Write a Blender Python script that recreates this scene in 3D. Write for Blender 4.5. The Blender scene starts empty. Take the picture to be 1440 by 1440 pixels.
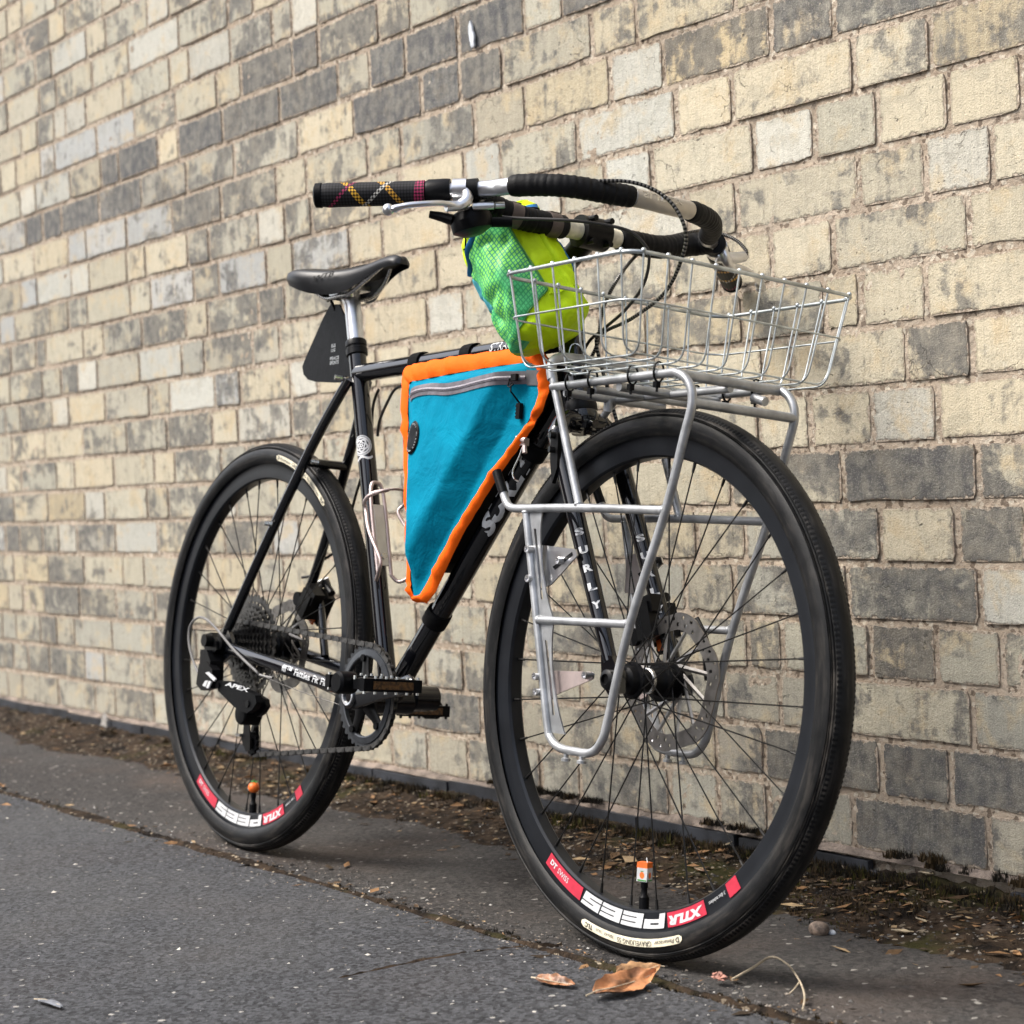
# A black touring bicycle with a basket leaning against a weathered yellow-brick wall.
import bpy, math, random
import numpy as np
from mathutils import Vector, Matrix, noise as mnoise
R = math.radians
scene = bpy.context.scene
COL = scene.collection
rng = random.Random(7)

# ------------------------------------------------------------------ camera
cd = bpy.data.cameras.new('camera')
cd.sensor_width = 36.0
cd.lens = 65.910
cd.clip_start = 0.05
cd.clip_end = 1500
cam = bpy.data.objects.new('camera', cd)
COL.objects.link(cam)
M4 = Matrix([[0.5903, 0.01311, 0.80708], [0.80597, 0.0452, -0.59022], [-0.04422, 0.99889, 0.01612]]).to_4x4()
M4.translation = (0, -1.9738, 0.608)
cam.matrix_world = M4
cd.dof.use_dof = True
cd.dof.focus_distance = 2.55
cd.dof.aperture_fstop = 6.8
scene.camera = cam

# ------------------------------------------------------------------ sky, sun, exposure (bright overcast day)
world = bpy.data.worlds.new('World')
scene.world = world
world.use_nodes = True
wn = world.node_tree
bg = wn.nodes['Background']
sky = wn.nodes.new('ShaderNodeTexSky')
sky.sky_type = 'NISHITA'
sky.sun_disc = False
sky.sun_elevation = R(52)
sky.sun_rotation = R(215)
sky.air_density = 1.0
sky.dust_density = 4.0
sky.ozone_density = 1.0
hs = wn.nodes.new('ShaderNodeHueSaturation')
hs.inputs['Saturation'].default_value = 0.58
wn.links.new(sky.outputs['Color'], hs.inputs['Color'])
wn.links.new(hs.outputs['Color'], bg.inputs['Color'])
bg.inputs['Strength'].default_value = 0.15
sl = bpy.data.lights.new('sun', 'SUN')
sl.energy = 1.6
sl.angle = R(22)
sl.color = (1.0, 0.95, 0.87)
sun = bpy.data.objects.new('sun', sl)
COL.objects.link(sun)
az, el = R(215), R(52)                      # compass angle measured clockwise from +y
sd = Vector((math.sin(az) * math.cos(el), math.cos(az) * math.cos(el), math.sin(el)))
sun.rotation_euler = sd.to_track_quat('Z', 'Y').to_euler()
sun.location = sd * 20
vs = scene.view_settings
vs.view_transform = 'Standard'
vs.look = 'None'
vs.gamma = 1
vs.use_curve_mapping = False
vs.exposure = 1.22

# ------------------------------------------------------------------ materials
def srgb(r, g, b):
    f = lambda c: (c / 255 / 12.92) if c / 255 <= .04045 else ((c / 255 + .055) / 1.055) ** 2.4
    return (f(r), f(g), f(b), 1)

class NT:
    """Small node-graph helper."""
    def __init__(s, name):
        s.m = bpy.data.materials.new(name)
        s.m.use_nodes = True
        s.t = s.m.node_tree
        s.b = s.t.nodes['Principled BSDF']
    def n(s, kind, **kw):
        x = s.t.nodes.new('ShaderNode' + kind)
        for k, v in kw.items():
            if k.startswith('i_'):
                x.inputs[k[2:].replace('_', ' ')].default_value = v
            else:
                setattr(x, k, v)
        return x
    def l(s, a, b):
        s.t.links.new(a, b)
    def math(s, op, a, b=None, clamp=False):
        x = s.n('Math', operation=op, use_clamp=clamp)
        for i, v in enumerate((a, b)):
            if v is None: continue
            if isinstance(v, (int, float)): x.inputs[i].default_value = v
            else: s.l(v, x.inputs[i])
        return x.outputs[0]
    def mix(s, f, a, b, mode='MIX'):
        x = s.n('Mix', data_type='RGBA', blend_type=mode)
        for sock, v in ((x.inputs['Factor'], f), (x.inputs['A'], a), (x.inputs['B'], b)):
            if isinstance(v, (int, float)): sock.default_value = v
            elif isinstance(v, tuple): sock.default_value = v
            else: s.l(v, sock)
        return x.outputs['Result']
    def step(s, v, lo, hi):
        x = s.n('MapRange', interpolation_type='SMOOTHSTEP')
        x.inputs['From Min'].default_value = lo
        x.inputs['From Max'].default_value = hi
        s.l(v, x.inputs['Value'])
        return x.outputs['Result']
    def noise(s, vec, scale, detail=4, rough=.55, dist=0.0):
        x = s.n('TexNoise', i_Scale=scale, i_Detail=detail, i_Roughness=rough, i_Distortion=dist)
        if vec is not None: s.l(vec, x.inputs['Vector'])
        return x.outputs['Fac']
    def bump(s, h, strength, dist, prev=None):
        x = s.n('Bump', i_Strength=strength, i_Distance=dist)
        s.l(h, x.inputs['Height'])
        if prev is not None: s.l(prev, x.inputs['Normal'])
        return x.outputs['Normal']
    def pos(s):
        return s.n('NewGeometry').outputs['Position']
    def obj(s):
        return s.n('TexCoord').outputs['Object']
    def scaled(s, vec, sc):
        x = s.n('VectorMath', operation='MULTIPLY')
        s.l(vec, x.inputs[0]); x.inputs[1].default_value = sc
        return x.outputs[0]

def mat(name, col, rough=.5, metal=0.0, vary=.12, nscale=60, bump=0.0, bscale=300, bdist=.001, coat=0.0, spec=None, rvary=.12, sheen=0.0):
    g = NT(name)
    p = g.obj()
    f = g.noise(p, nscale, 5)
    c = tuple(col[:3]) + (1,)
    dark = tuple(x * (1 - vary * 1.6) for x in col[:3]) + (1,)
    lite = tuple(min(1, x * (1 + vary)) for x in col[:3]) + (1,)
    g.l(g.mix(g.step(f, .3, .7), dark, lite), g.b.inputs['Base Color'])
    rr = g.n('MapRange')
    rr.inputs['To Min'].default_value = max(.02, rough - rvary * rough)
    rr.inputs['To Max'].default_value = min(1, rough + rvary)
    g.l(g.noise(p, nscale * 2.3, 4), rr.inputs['Value'])
    g.l(rr.outputs['Result'], g.b.inputs['Roughness'])
    g.b.inputs['Metallic'].default_value = metal
    if coat: 
        g.b.inputs['Coat Weight'].default_value = coat
        g.b.inputs['Coat Roughness'].default_value = .06
    if spec is not None: g.b.inputs['Specular IOR Level'].default_value = spec
    if sheen: g.b.inputs['Sheen Weight'].default_value = sheen
    if bump:
        g.l(g.bump(g.noise(p, bscale, 3), bump, bdist), g.b.inputs['Normal'])
    return g.m

M_PAINT = mat('black_gloss_paint', (.004, .0045, .006), .07, vary=.05, coat=.6, rvary=.04, nscale=25, spec=.35)
M_MATT = mat('black_anodised', (.0045, .0045, .005), .34, vary=.2, bump=.15, spec=.18)
M_PLASTIC = mat('black_plastic', (.0042, .0044, .0052), .4, vary=.2, bump=.2, spec=.1)
M_RUBBER = mat('tyre_rubber', (.011, .0112, .012), .5, vary=.35, nscale=35, bump=.25, bscale=500, spec=.24)
def tyre_mat():
    g = NT('dusty_tyre_rubber')
    p = g.obj()
    sep = g.n('SeparateXYZ'); g.l(p, sep.inputs[0])
    r = g.math('POWER', g.math('ADD', g.math('MULTIPLY', sep.outputs[0], sep.outputs[0]), g.math('MULTIPLY', sep.outputs[2], sep.outputs[2])), .5)
    ang = g.math('ARCTAN2', sep.outputs[2], sep.outputs[0])
    cc = g.n('CombineXYZ'); g.l(g.math('MULTIPLY', ang, 6.0), cc.inputs[0]); g.l(g.math('MULTIPLY', r, 160.0), cc.inputs[1]); g.l(g.math('MULTIPLY', sep.outputs[1], 160.0), cc.inputs[2])
    streak = g.noise(cc.outputs[0], 1.0, 5, .6)
    blot = g.noise(p, 26, 6, .65)
    rib = g.math('MULTIPLY', g.step(r, .336, .341), g.step(r, .3475, .345))
    f = g.math('MULTIPLY', g.step(streak, .45, .68), g.math('ADD', g.math('MULTIPLY', rib, .85), .3))
    f = g.math('MULTIPLY', f, g.step(blot, .32, .6))
    c = g.mix(g.step(g.noise(p, 60, 4), .3, .7), (.0042, .0045, .005, 1), (.0095, .0096, .0102, 1))
    g.l(g.mix(f, c, (.085, .076, .066, 1)), g.b.inputs['Base Color'])
    rr = g.n('MapRange'); rr.inputs['To Min'].default_value = .34; rr.inputs['To Max'].default_value = .62
    g.l(blot, rr.inputs['Value']); g.l(rr.outputs['Result'], g.b.inputs['Roughness'])
    g.b.inputs['Specular IOR Level'].default_value = .2
    b1 = g.bump(streak, .25, .0012)
    g.l(g.bump(g.noise(p, 600, 3), .3, .0008, b1), g.b.inputs['Normal'])
    return g.m
M_RUBBER = tyre_mat()
M_TREAD = mat('tread_rubber', (.006, .0061, .0066), .75, vary=.35, nscale=60, bump=.3, bscale=700, spec=.15)
M_RIM = mat('rim_grey_black', (.014, .016, .02), .3, vary=.12, metal=.3, nscale=15, spec=.35)
M_SPOKE = mat('spoke_black', (.02, .019, .018), .35, metal=.6)
M_STEEL = mat('bright_steel', (.62, .62, .61), .22, metal=1, vary=.08)
M_ALU = mat('brushed_aluminium', (.62, .63, .65), .3, metal=1, vary=.05, nscale=40)
M_CHROME = mat('polished_alloy', (.72, .72, .73), .27, metal=1, vary=.04)
M_RACK = mat('silver_rack_paint', (.4, .41, .42), .38, metal=.6, vary=.16, nscale=38, bump=.08, bscale=700)
M_ZINC = mat('zinc_wire', (.56, .6, .61), .34, metal=.8, vary=.2, nscale=30)
M_ROTOR = mat('rotor_steel', (.3, .285, .27), .36, metal=1, vary=.15)
M_COG = mat('cassette_steel', (.09, .088, .085), .35, metal=.9, vary=.3)
M_CHAIN = mat('chain_steel', (.12, .118, .115), .36, metal=.9, vary=.35, nscale=120)
M_RING = mat('chainring_grey', (.055, .06, .068), .33, metal=.6)
M_PEWTER = mat('pink_alloy', (.6, .5, .475), .45, metal=.9, vary=.06)
M_TAPE = mat('black_bar_tape', (.0055, .0055, .006), .6, vary=.3, bump=.4, bscale=260, spec=.18)
M_WHITE = mat('white_print', (.58, .59, .6), .5, vary=.07)
M_RED = mat('red_decal', (.5, .03, .06), .35, vary=.1)
M_CREAMLABEL = mat('cream_label', (.72, .66, .5), .6, vary=.12, nscale=80)
M_INK = mat('dark_ink', (.03, .03, .03), .6)
M_TEAL = None
M_STRAPBR = mat('brown_strap', (.09, .066, .055), .6, vary=.15, bump=.3, bscale=500)
M_STRAP = mat('black_webbing', (.005, .005, .0056), .8, vary=.25, bump=.5, bscale=500, spec=.1)
M_ORANGE = mat('orange_fabric', (.98, .135, .005), .75, vary=.07, nscale=25, bump=.25, bscale=140, bdist=.003, spec=.15)
M_ZIPTAPE = mat('grey_zip_tape', (.12, .11, .13), .6, vary=.2)
M_LIME = mat('lime_fabric', (.6, .86, .006), .55, vary=.07, nscale=22, bump=.5, bscale=45, bdist=.006, spec=.25)
M_BLUE = mat('blue_webbing', (.012, .17, .42), .6, vary=.12, bump=.4, bscale=500)
M_SKYBLUE = mat('pale_blue_fabric', (.1, .5, .6), .55, vary=.1, nscale=30, bump=.2, bscale=90, bdist=.003)
M_SADDLE = mat('black_saddle_cover', (.0055, .006, .0075), .36, vary=.1, bump=.12, bscale=900, nscale=20, spec=.4)
M_CABLE = mat('cable_housing', (.02, .018, .016), .45)
M_FRUIT = mat('orange_plastic', (.85, .17, .02), .42)
M_LEAFGREEN = mat('green_plastic', (.06, .25, .05), .5)
M_REFLECT = mat('amber_reflector', (.1, .045, .012), .35, vary=.5, nscale=200)
M_GLASSY = mat('grey_logo', (.35, .37, .38), .4)

def fabric_teal():
    g = NT('teal_fabric')
    p = g.obj()
    f = g.noise(p, 14, 6, .6)
    c = g.mix(g.step(f, .35, .68), (.0, .175, .285, 1), (.0, .22, .345, 1))
    w = g.n('TexWave', bands_direction='DIAGONAL', i_Scale=260, i_Distortion=1.5)
    g.l(p, w.inputs['Vector'])
    g.l(g.mix(.06, c, w.outputs['Color'], 'MULTIPLY'), g.b.inputs['Base Color'])
    g.b.inputs['Roughness'].default_value = .8
    g.b.inputs['Specular IOR Level'].default_value = .06
    n1 = g.bump(g.noise(g.scaled(p, (1, 1, 1)), 22, 4, .6, .6), .35, .012)
    g.l(g.bump(g.noise(p, 700, 2), .12, .0006, n1), g.b.inputs['Normal'])
    return g.m
M_TEAL = fabric_teal()

def fabric_mesh():
    """Green open net over a blue lining: hexagonal holes with thin cords."""
    g = NT('green_net_fabric')
    uv = g.n('UVMap').outputs['UV']
    v = g.n('TexVoronoi', feature='DISTANCE_TO_EDGE', i_Scale=1.0, i_Randomness=.12)
    g.l(uv, v.inputs['Vector'])
    edge = g.step(v.outputs['Distance'], .08, .2)
    big = g.noise(g.obj(), 11, 3)
    cord = g.mix(g.step(big, .35, .65), (.01, .3, .19, 1), (.04, .4, .12, 1))
    hole = g.mix(g.step(big, .4, .6), (.3, .85, .12, 1), (.1, .62, .22, 1))
    g.l(g.mix(edge, cord, hole), g.b.inputs['Base Color'])
    g.b.inputs['Roughness'].default_value = .55
    g.l(g.bump(edge, -.6, .0015), g.b.inputs['Normal'])
    return g.m
M_NET = fabric_mesh()

def grip_mat():
    g = NT('honeycomb_grip_rubber')
    uv = g.n('UVMap').outputs['UV']
    v = g.n('TexVoronoi', feature='F1', i_Scale=1.0, i_Randomness=0.0)
    x = g.n('VectorMath', operation='MULTIPLY'); x.inputs[1].default_value = (34, 22, 1)
    g.l(uv, x.inputs[0]); g.l(x.outputs[0], v.inputs['Vector'])
    dot = g.step(v.outputs['Distance'], .32, .48)
    sep = g.n('SeparateXYZ'); g.l(uv, sep.inputs[0])
    # coloured zig-zag bands printed round the grip
    tri = g.math('PINGPONG', g.math('MULTIPLY', sep.outputs[1], 2.0), 1.0)
    def band(center, slope, half):
        d = g.math('ABSOLUTE', g.math('SUBTRACT', sep.outputs[0], g.math('ADD', g.math('MULTIPLY', tri, slope), center)))
        return g.math('LESS_THAN', d, half)
    col = (.02, .02, .022, 1)
    c = g.mix(band(.2, .26, .035), col, (.72, .4, .04, 1))
    c = g.mix(band(.38, -.3, .022), c, (.3, .03, .09, 1))
    c = g.mix(band(.54, .28, .033), c, (.7, .36, .05, 1))
    c = g.mix(band(.74, -.34, .024), c, (.55, .53, .48, 1))
    c = g.mix(band(.97, -.03, .045), c, (.35, .03, .1, 1))
    g.l(g.mix(dot, c, (.003, .003, .0035, 1)), g.b.inputs['Base Color'])
    g.b.inputs['Roughness'].default_value = .6
    g.b.inputs['Specular IOR Level'].default_value = .25
    g.l(g.bump(dot, -.9, .002), g.b.inputs['Normal'])
    return g.m
M_GRIP = grip_mat()

def braid_mat():
    g = NT('ribbed_cable_housing')
    uv = g.n('UVMap').outputs['UV']
    sep = g.n('SeparateXYZ'); g.l(uv, sep.inputs[0])
    s = g.math('SINE', g.math('MULTIPLY', sep.outputs[0], 2 * math.pi * 190))
    k = g.step(s, -.2, .3)
    g.l(g.mix(k, (.006, .006, .006, 1), (.16, .15, .135, 1)), g.b.inputs['Base Color'])
    g.b.inputs['Roughness'].default_value = .35
    g.b.inputs['Metallic'].default_value = .5
    g.l(g.bump(k, .7, .001), g.b.inputs['Normal'])
    return g.m
M_BRAID = braid_mat()

def brick_mat():
    g = NT('weathered_yellow_brick')
    P = g.pos()
    tone = g.n('Attribute', attribute_name='tone')
    seed = g.n('Attribute', attribute_name='seed')
    off = g.n('CombineXYZ')
    for i, k in enumerate((37.0, 11.0, 23.0)):
        g.l(g.math('MULTIPLY', seed.outputs['Fac'], k), off.inputs[i])
    add = g.n('VectorMath', operation='ADD'); g.l(P, add.inputs[0]); g.l(off.outputs[0], add.inputs[1])
    V = add.outputs[0]
    base = tone.outputs['Color']
    half = g.n('Attribute', attribute_name='half')
    uvs = g.n('SeparateXYZ'); g.l(g.n('UVMap').outputs['UV'], uvs.inputs[0])
    hs2 = g.n('SeparateXYZ'); g.l(half.outputs['Vector'], hs2.inputs[0])
    ex = g.math('SUBTRACT', hs2.outputs[0], g.math('ABSOLUTE', uvs.outputs[0]))
    ez = g.math('SUBTRACT', hs2.outputs[1], g.math('ABSOLUTE', uvs.outputs[1]))
    ed = g.math('ADD', g.math('MINIMUM', ex, ez), g.math('MULTIPLY', g.math('SUBTRACT', g.noise(P, 62, 7, .7, .4), .53), .027))
    # burnt / flashed colour patches inside each brick
    n1 = g.noise(V, 15, 7, .66, .25)
    c = g.mix(g.step(n1, .5, .66), base, g.mix(.65, base, (.52, .41, .25, 1)))
    n2 = g.noise(V, 26, 6, .62, .8)
    c = g.mix(g.math('MULTIPLY', g.step(n2, .5, .62), .5), c, g.mix(.5, c, (.27, .255, .205, 1)))
    # vertical drag lines from cutting
    st = g.noise(g.scaled(V, (150, 150, 9)), 1.0, 4, .6)
    c = g.mix(g.math('MULTIPLY', g.step(st, .5, .7), .3), c, g.mix(.5, c, (.16, .15, .13, 1)))
    c = g.mix(g.math('MULTIPLY', g.step(st, .5, .25), .22), c, (.62, .57, .44, 1))
    # soot staining; amount is stored per brick
    n3 = g.noise(g.scaled(V, (1, 1, 1.3)), 13, 9, .7, .3)
    n4 = g.noise(g.scaled(V, (60, 60, 8)), 1, 3, .5)
    sv = g.math('ADD', g.math('MULTIPLY', n3, .75), g.math('MULTIPLY', n4, .25))
    wide = g.math('MULTIPLY', g.math('SUBTRACT', g.noise(P, 1.5, 3, .5), .5), .3)
    lev = g.math('SUBTRACT', g.math('ADD', sv, wide), g.math('SUBTRACT', .722, g.math('MULTIPLY', tone.outputs['Alpha'], .45)))
    soot = g.step(lev, -.03, .075)
    sc = g.mix(g.step(g.math('ADD', g.math('MULTIPLY', g.noise(V, 45, 5), .6), g.math('MULTIPLY', n4, .4)), .38, .64), (.062, .064, .071, 1), (.19, .18, .155, 1))
    c = g.mix(g.math('MULTIPLY', soot, .86), c, sc)
    # thin lime bloom and pits
    n5 = g.noise(V, 34, 8, .7, .4)
    c = g.mix(g.math('MULTIPLY', g.step(n5, .6, .74), .4), c, (.6, .57, .48, 1))
    pit = g.math('MULTIPLY', g.step(g.noise(V, 135, 2, .5, .4), .68, .75), g.step(g.noise(V, 18, 3), .46, .58))
    c = g.mix(g.math('MULTIPLY', pit, .75), c, (.07, .062, .05, 1))
    # cracks
    cr = g.n('TexVoronoi', feature='DISTANCE_TO_EDGE', i_Scale=15)
    wv = g.n('VectorMath', operation='ADD'); g.l(V, wv.inputs[0])
    wsc = g.n('VectorMath', operation='SCALE'); wsc.inputs['Scale'].default_value = .06
    ncol = g.n('TexNoise', i_Scale=30.0, i_Detail=4.0); g.l(V, ncol.inputs['Vector'])
    g.l(ncol.outputs['Color'], wsc.inputs[0]); g.l(wsc.outputs[0], wv.inputs[1]); g.l(wv.outputs[0], cr.inputs['Vector'])
    crack = g.math('MULTIPLY', g.step(cr.outputs['Distance'], .014, .003), g.step(g.noise(V, 11, 3), .58, .66))
    c = g.mix(g.math('MULTIPLY', crack, .55), c, (.09, .08, .065, 1))
    # gritty speckle, then mortar smeared unevenly over the arrises
    gr = g.noise(V, 420, 2, .6)
    c = g.mix(g.math('MULTIPLY', g.step(gr, .5, .72), .3), c, (.12, .11, .09, 1))
    c = g.mix(g.math('MULTIPLY', g.step(gr, .5, .3), .18), c, (.66, .62, .52, 1))
    smear = g.step(ed, .0022, -.0004)
    mc = g.mix(g.step(g.noise(P, 170, 3, .6), .38, .62), (.29, .23, .175, 1), (.52, .44, .35, 1))
    c = g.mix(g.math('MULTIPLY', smear, .9), c, mc)
    c = g.mix(g.math('MULTIPLY', g.step(g.math('ABSOLUTE', g.math('SUBTRACT', ed, .0026)), .0012, .0), .3), c, (.11, .095, .075, 1))
    g.l(c, g.b.inputs['Base Color'])
    g.b.inputs['Roughness'].default_value = .88
    g.b.inputs['Specular IOR Level'].default_value = .25
    h = g.math('ADD', g.math('MULTIPLY', g.noise(V, 60, 6, .65), .6), g.math('MULTIPLY', st, .35))
    h = g.math('SUBTRACT', h, g.math('MULTIPLY', pit, .5))
    h = g.math('SUBTRACT', h, g.math('MULTIPLY', crack, .5))
    h = g.math('ADD', h, g.math('MULTIPLY', gr, .35))
    h = g.math('SUBTRACT', h, g.math('MULTIPLY', smear, .55))
    b1 = g.bump(h, .8, .004)
    g.l(g.bump(g.noise(V, 14, 3), .3, .005, b1), g.b.inputs['Normal'])
    return g.m
M_BRICK = brick_mat()

def mortar_mat():
    g = NT('pebbly_lime_mortar')
    P = g.pos()
    v = g.n('TexVoronoi', i_Scale=150); g.l(P, v.inputs['Vector'])
    rc = g.n('SeparateColor'); g.l(v.outputs['Color'], rc.inputs[0])
    c = g.mix(g.step(g.noise(P, 9, 5), .35, .65), (.36, .29, .22, 1), (.5, .415, .325, 1))
    sep = g.n('SeparateXYZ'); g.l(P, sep.inputs[0])
    c = g.mix(g.math('MULTIPLY', g.step(rc.outputs[0], .6, .9), .55), c, (.42, .36, .29, 1))
    c = g.mix(g.math('MULTIPLY', g.step(rc.outputs[1], .82, .9), .8), c, (.6, .54, .44, 1))
    c = g.mix(g.math('MULTIPLY', g.step(rc.outputs[2], .78, .9), .75), c, (.11, .08, .06, 1))
    dn = g.step(g.noise(P, 6, 6, .6), .5, .66)
    c = g.mix(g.math('MULTIPLY', dn, .35), c, (.2, .165, .13, 1))
    g.l(c, g.b.inputs['Base Color'])
    g.b.inputs['Roughness'].default_value = .95
    g.b.inputs['Specular IOR Level'].default_value = .15
    b1 = g.bump(v.outputs['Distance'], -.9, .004)
    g.l(g.bump(g.noise(P, 120, 5, .7), .9, .006, b1), g.b.inputs['Normal'])
    return g.m
M_MORTAR = mortar_mat()

def asphalt_mat(name, lo, hi, speck, scale, brown):
    g = NT(name)
    P = g.pos()
    v = g.n('TexVoronoi', i_Scale=scale); g.l(P, v.inputs['Vector'])
    rc = g.n('SeparateColor'); g.l(v.outputs['Color'], rc.inputs[0])
    c = g.mix(rc.outputs[0], lo, hi)
    c = g.mix(g.math('MULTIPLY', g.step(rc.outputs[1], 1 - speck, 1.0), .8), c, (.42, .40, .36, 1))
    c = g.mix(g.math('MULTIPLY', g.step(g.noise(P, 3.2, 6, .6), .46, .7), brown), c, (.075, .054, .042, 1))
    c = g.mix(g.math('MULTIPLY', g.step(g.noise(P, 45, 4), .55, .7), .35), c, (.03, .03, .032, 1))
    # pale scuffs drawn out along the wall, and broad cleaner and dustier areas
    sc = g.noise(g.scaled(P, (5, 17, 1)), 1.6, 6, .68)
    c = g.mix(g.math('MULTIPLY', g.step(sc, .7, .78), .4), c, (.22, .215, .205, 1))
    c = g.mix(g.math('MULTIPLY', g.step(g.noise(P, 1.4, 5, .6), .42, .66), .3), c, (.085, .083, .08, 1))
    g.l(c, g.b.inputs['Base Color'])
    g.b.inputs['Roughness'].default_value = .85
    g.b.inputs['Specular IOR Level'].default_value = .3
    b1 = g.bump(v.outputs['Distance'], -1.0, .007)
    g.l(g.bump(g.noise(P, scale * .55, 4, .65), .8, .006, b1), g.b.inputs['Normal'])
    return g.m
M_OLD = asphalt_mat('old_brown_asphalt', (.009, .0083, .008, 1), (.052, .0465, .0435, 1), .014, 165, .5)
M_NEW = asphalt_mat('newer_grey_asphalt', (.0105, .0109, .0123, 1), (.07, .072, .078, 1), .007, 185, .1)

def soil_mat():
    g = NT('mossy_soil')
    P = g.pos()
    a = g.noise(P, 22, 7, .68, .5)
    c = g.mix(g.step(a, .35, .65), (.009, .007, .0055, 1), (.05, .034, .022, 1))
    m = g.step(g.noise(P, 5.5, 6, .6, .4), .54, .68)
    c = g.mix(g.math('MULTIPLY', m, .7), c, (.036, .036, .01, 1))
    gz = g.step(g.noise(P, 7.5, 5, .6), .6, .72)
    c = g.mix(g.math('MULTIPLY', gz, .5), c, (.12, .092, .072, 1))
    v = g.n('TexVoronoi', i_Scale=170); g.l(P, v.inputs['Vector'])
    rc = g.n('SeparateColor'); g.l(v.outputs['Color'], rc.inputs[0])
    c = g.mix(g.math('MULTIPLY', g.step(rc.outputs[1], .94, 1.0), .8), c, (.36, .3, .22, 1))
    g.l(c, g.b.inputs['Base Color'])
    g.b.inputs['Roughness'].default_value = .95
    g.b.inputs['Specular IOR Level'].default_value = .12
    b1 = g.bump(a, 1.0, .014)
    g.l(g.bump(v.outputs['Distance'], -.8, .004, b1), g.b.inputs['Normal'])
    return g.m
M_SOIL = soil_mat()

def tinted_mat(name, rough=.8, bump=.3, sc=200, spec=.2):
    """Base colour comes from the piece itself (attribute 'tone')."""
    g = NT(name)
    a = g.n('Attribute', attribute_name='tone')
    f = g.step(g.noise(g.pos(), sc, 4), .3, .7)
    g.l(g.mix(f, g.mix(.35, a.outputs['Color'], (0, 0, 0, 1)), a.outputs['Color']), g.b.inputs['Base Color'])
    g.b.inputs['Roughness'].default_value = rough
    g.b.inputs['Specular IOR Level'].default_value = spec
    g.l(g.bump(g.noise(g.pos(), sc * 1.5, 3), bump, .002), g.b.inputs['Normal'])
    return g.m
M_STONE = tinted_mat('loose_grit')
M_LITTER = tinted_mat('plant_litter', .75, .4, 150)
M_TILE = mat('black_plinth_tile', (.03, .033, .04), .5, vary=.35, nscale=14, bump=.25, bscale=90, bdist=.002)
M_FILLET = mat('pale_fillet_mortar', (.2, .16, .13), .95, vary=.35, nscale=25, bump=.9, bscale=140, bdist=.006)
M_PEBBLE = mat('brown_pebble', (.2, .15, .115), .7, vary=.45, nscale=110, bump=.6, bscale=260, bdist=.002)
M_LEAF = mat('dry_leaf', (.32, .14, .06), .42, vary=.55, nscale=38, bump=.5, bscale=70, bdist=.004)
M_LEAFPALE = mat('pale_dry_leaf', (.5, .4, .25), .6, vary=.25, nscale=60, bump=.4, bscale=90)
M_FEATHER = mat('grey_feather', (.16, .17, .19), .7, vary=.35, nscale=90)
M_STALK = mat('dry_stalk', (.42, .35, .25), .7, vary=.25, nscale=80)
M_WEED = mat('green_weed', (.07, .16, .03), .6, vary=.3)
M_DROP = mat('white_dropping', (.55, .58, .62), .6, vary=.2, nscale=90)
M_SPLASH = mat('pale_splash', (.36, .34, .31), .9, vary=.35, nscale=70)

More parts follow.
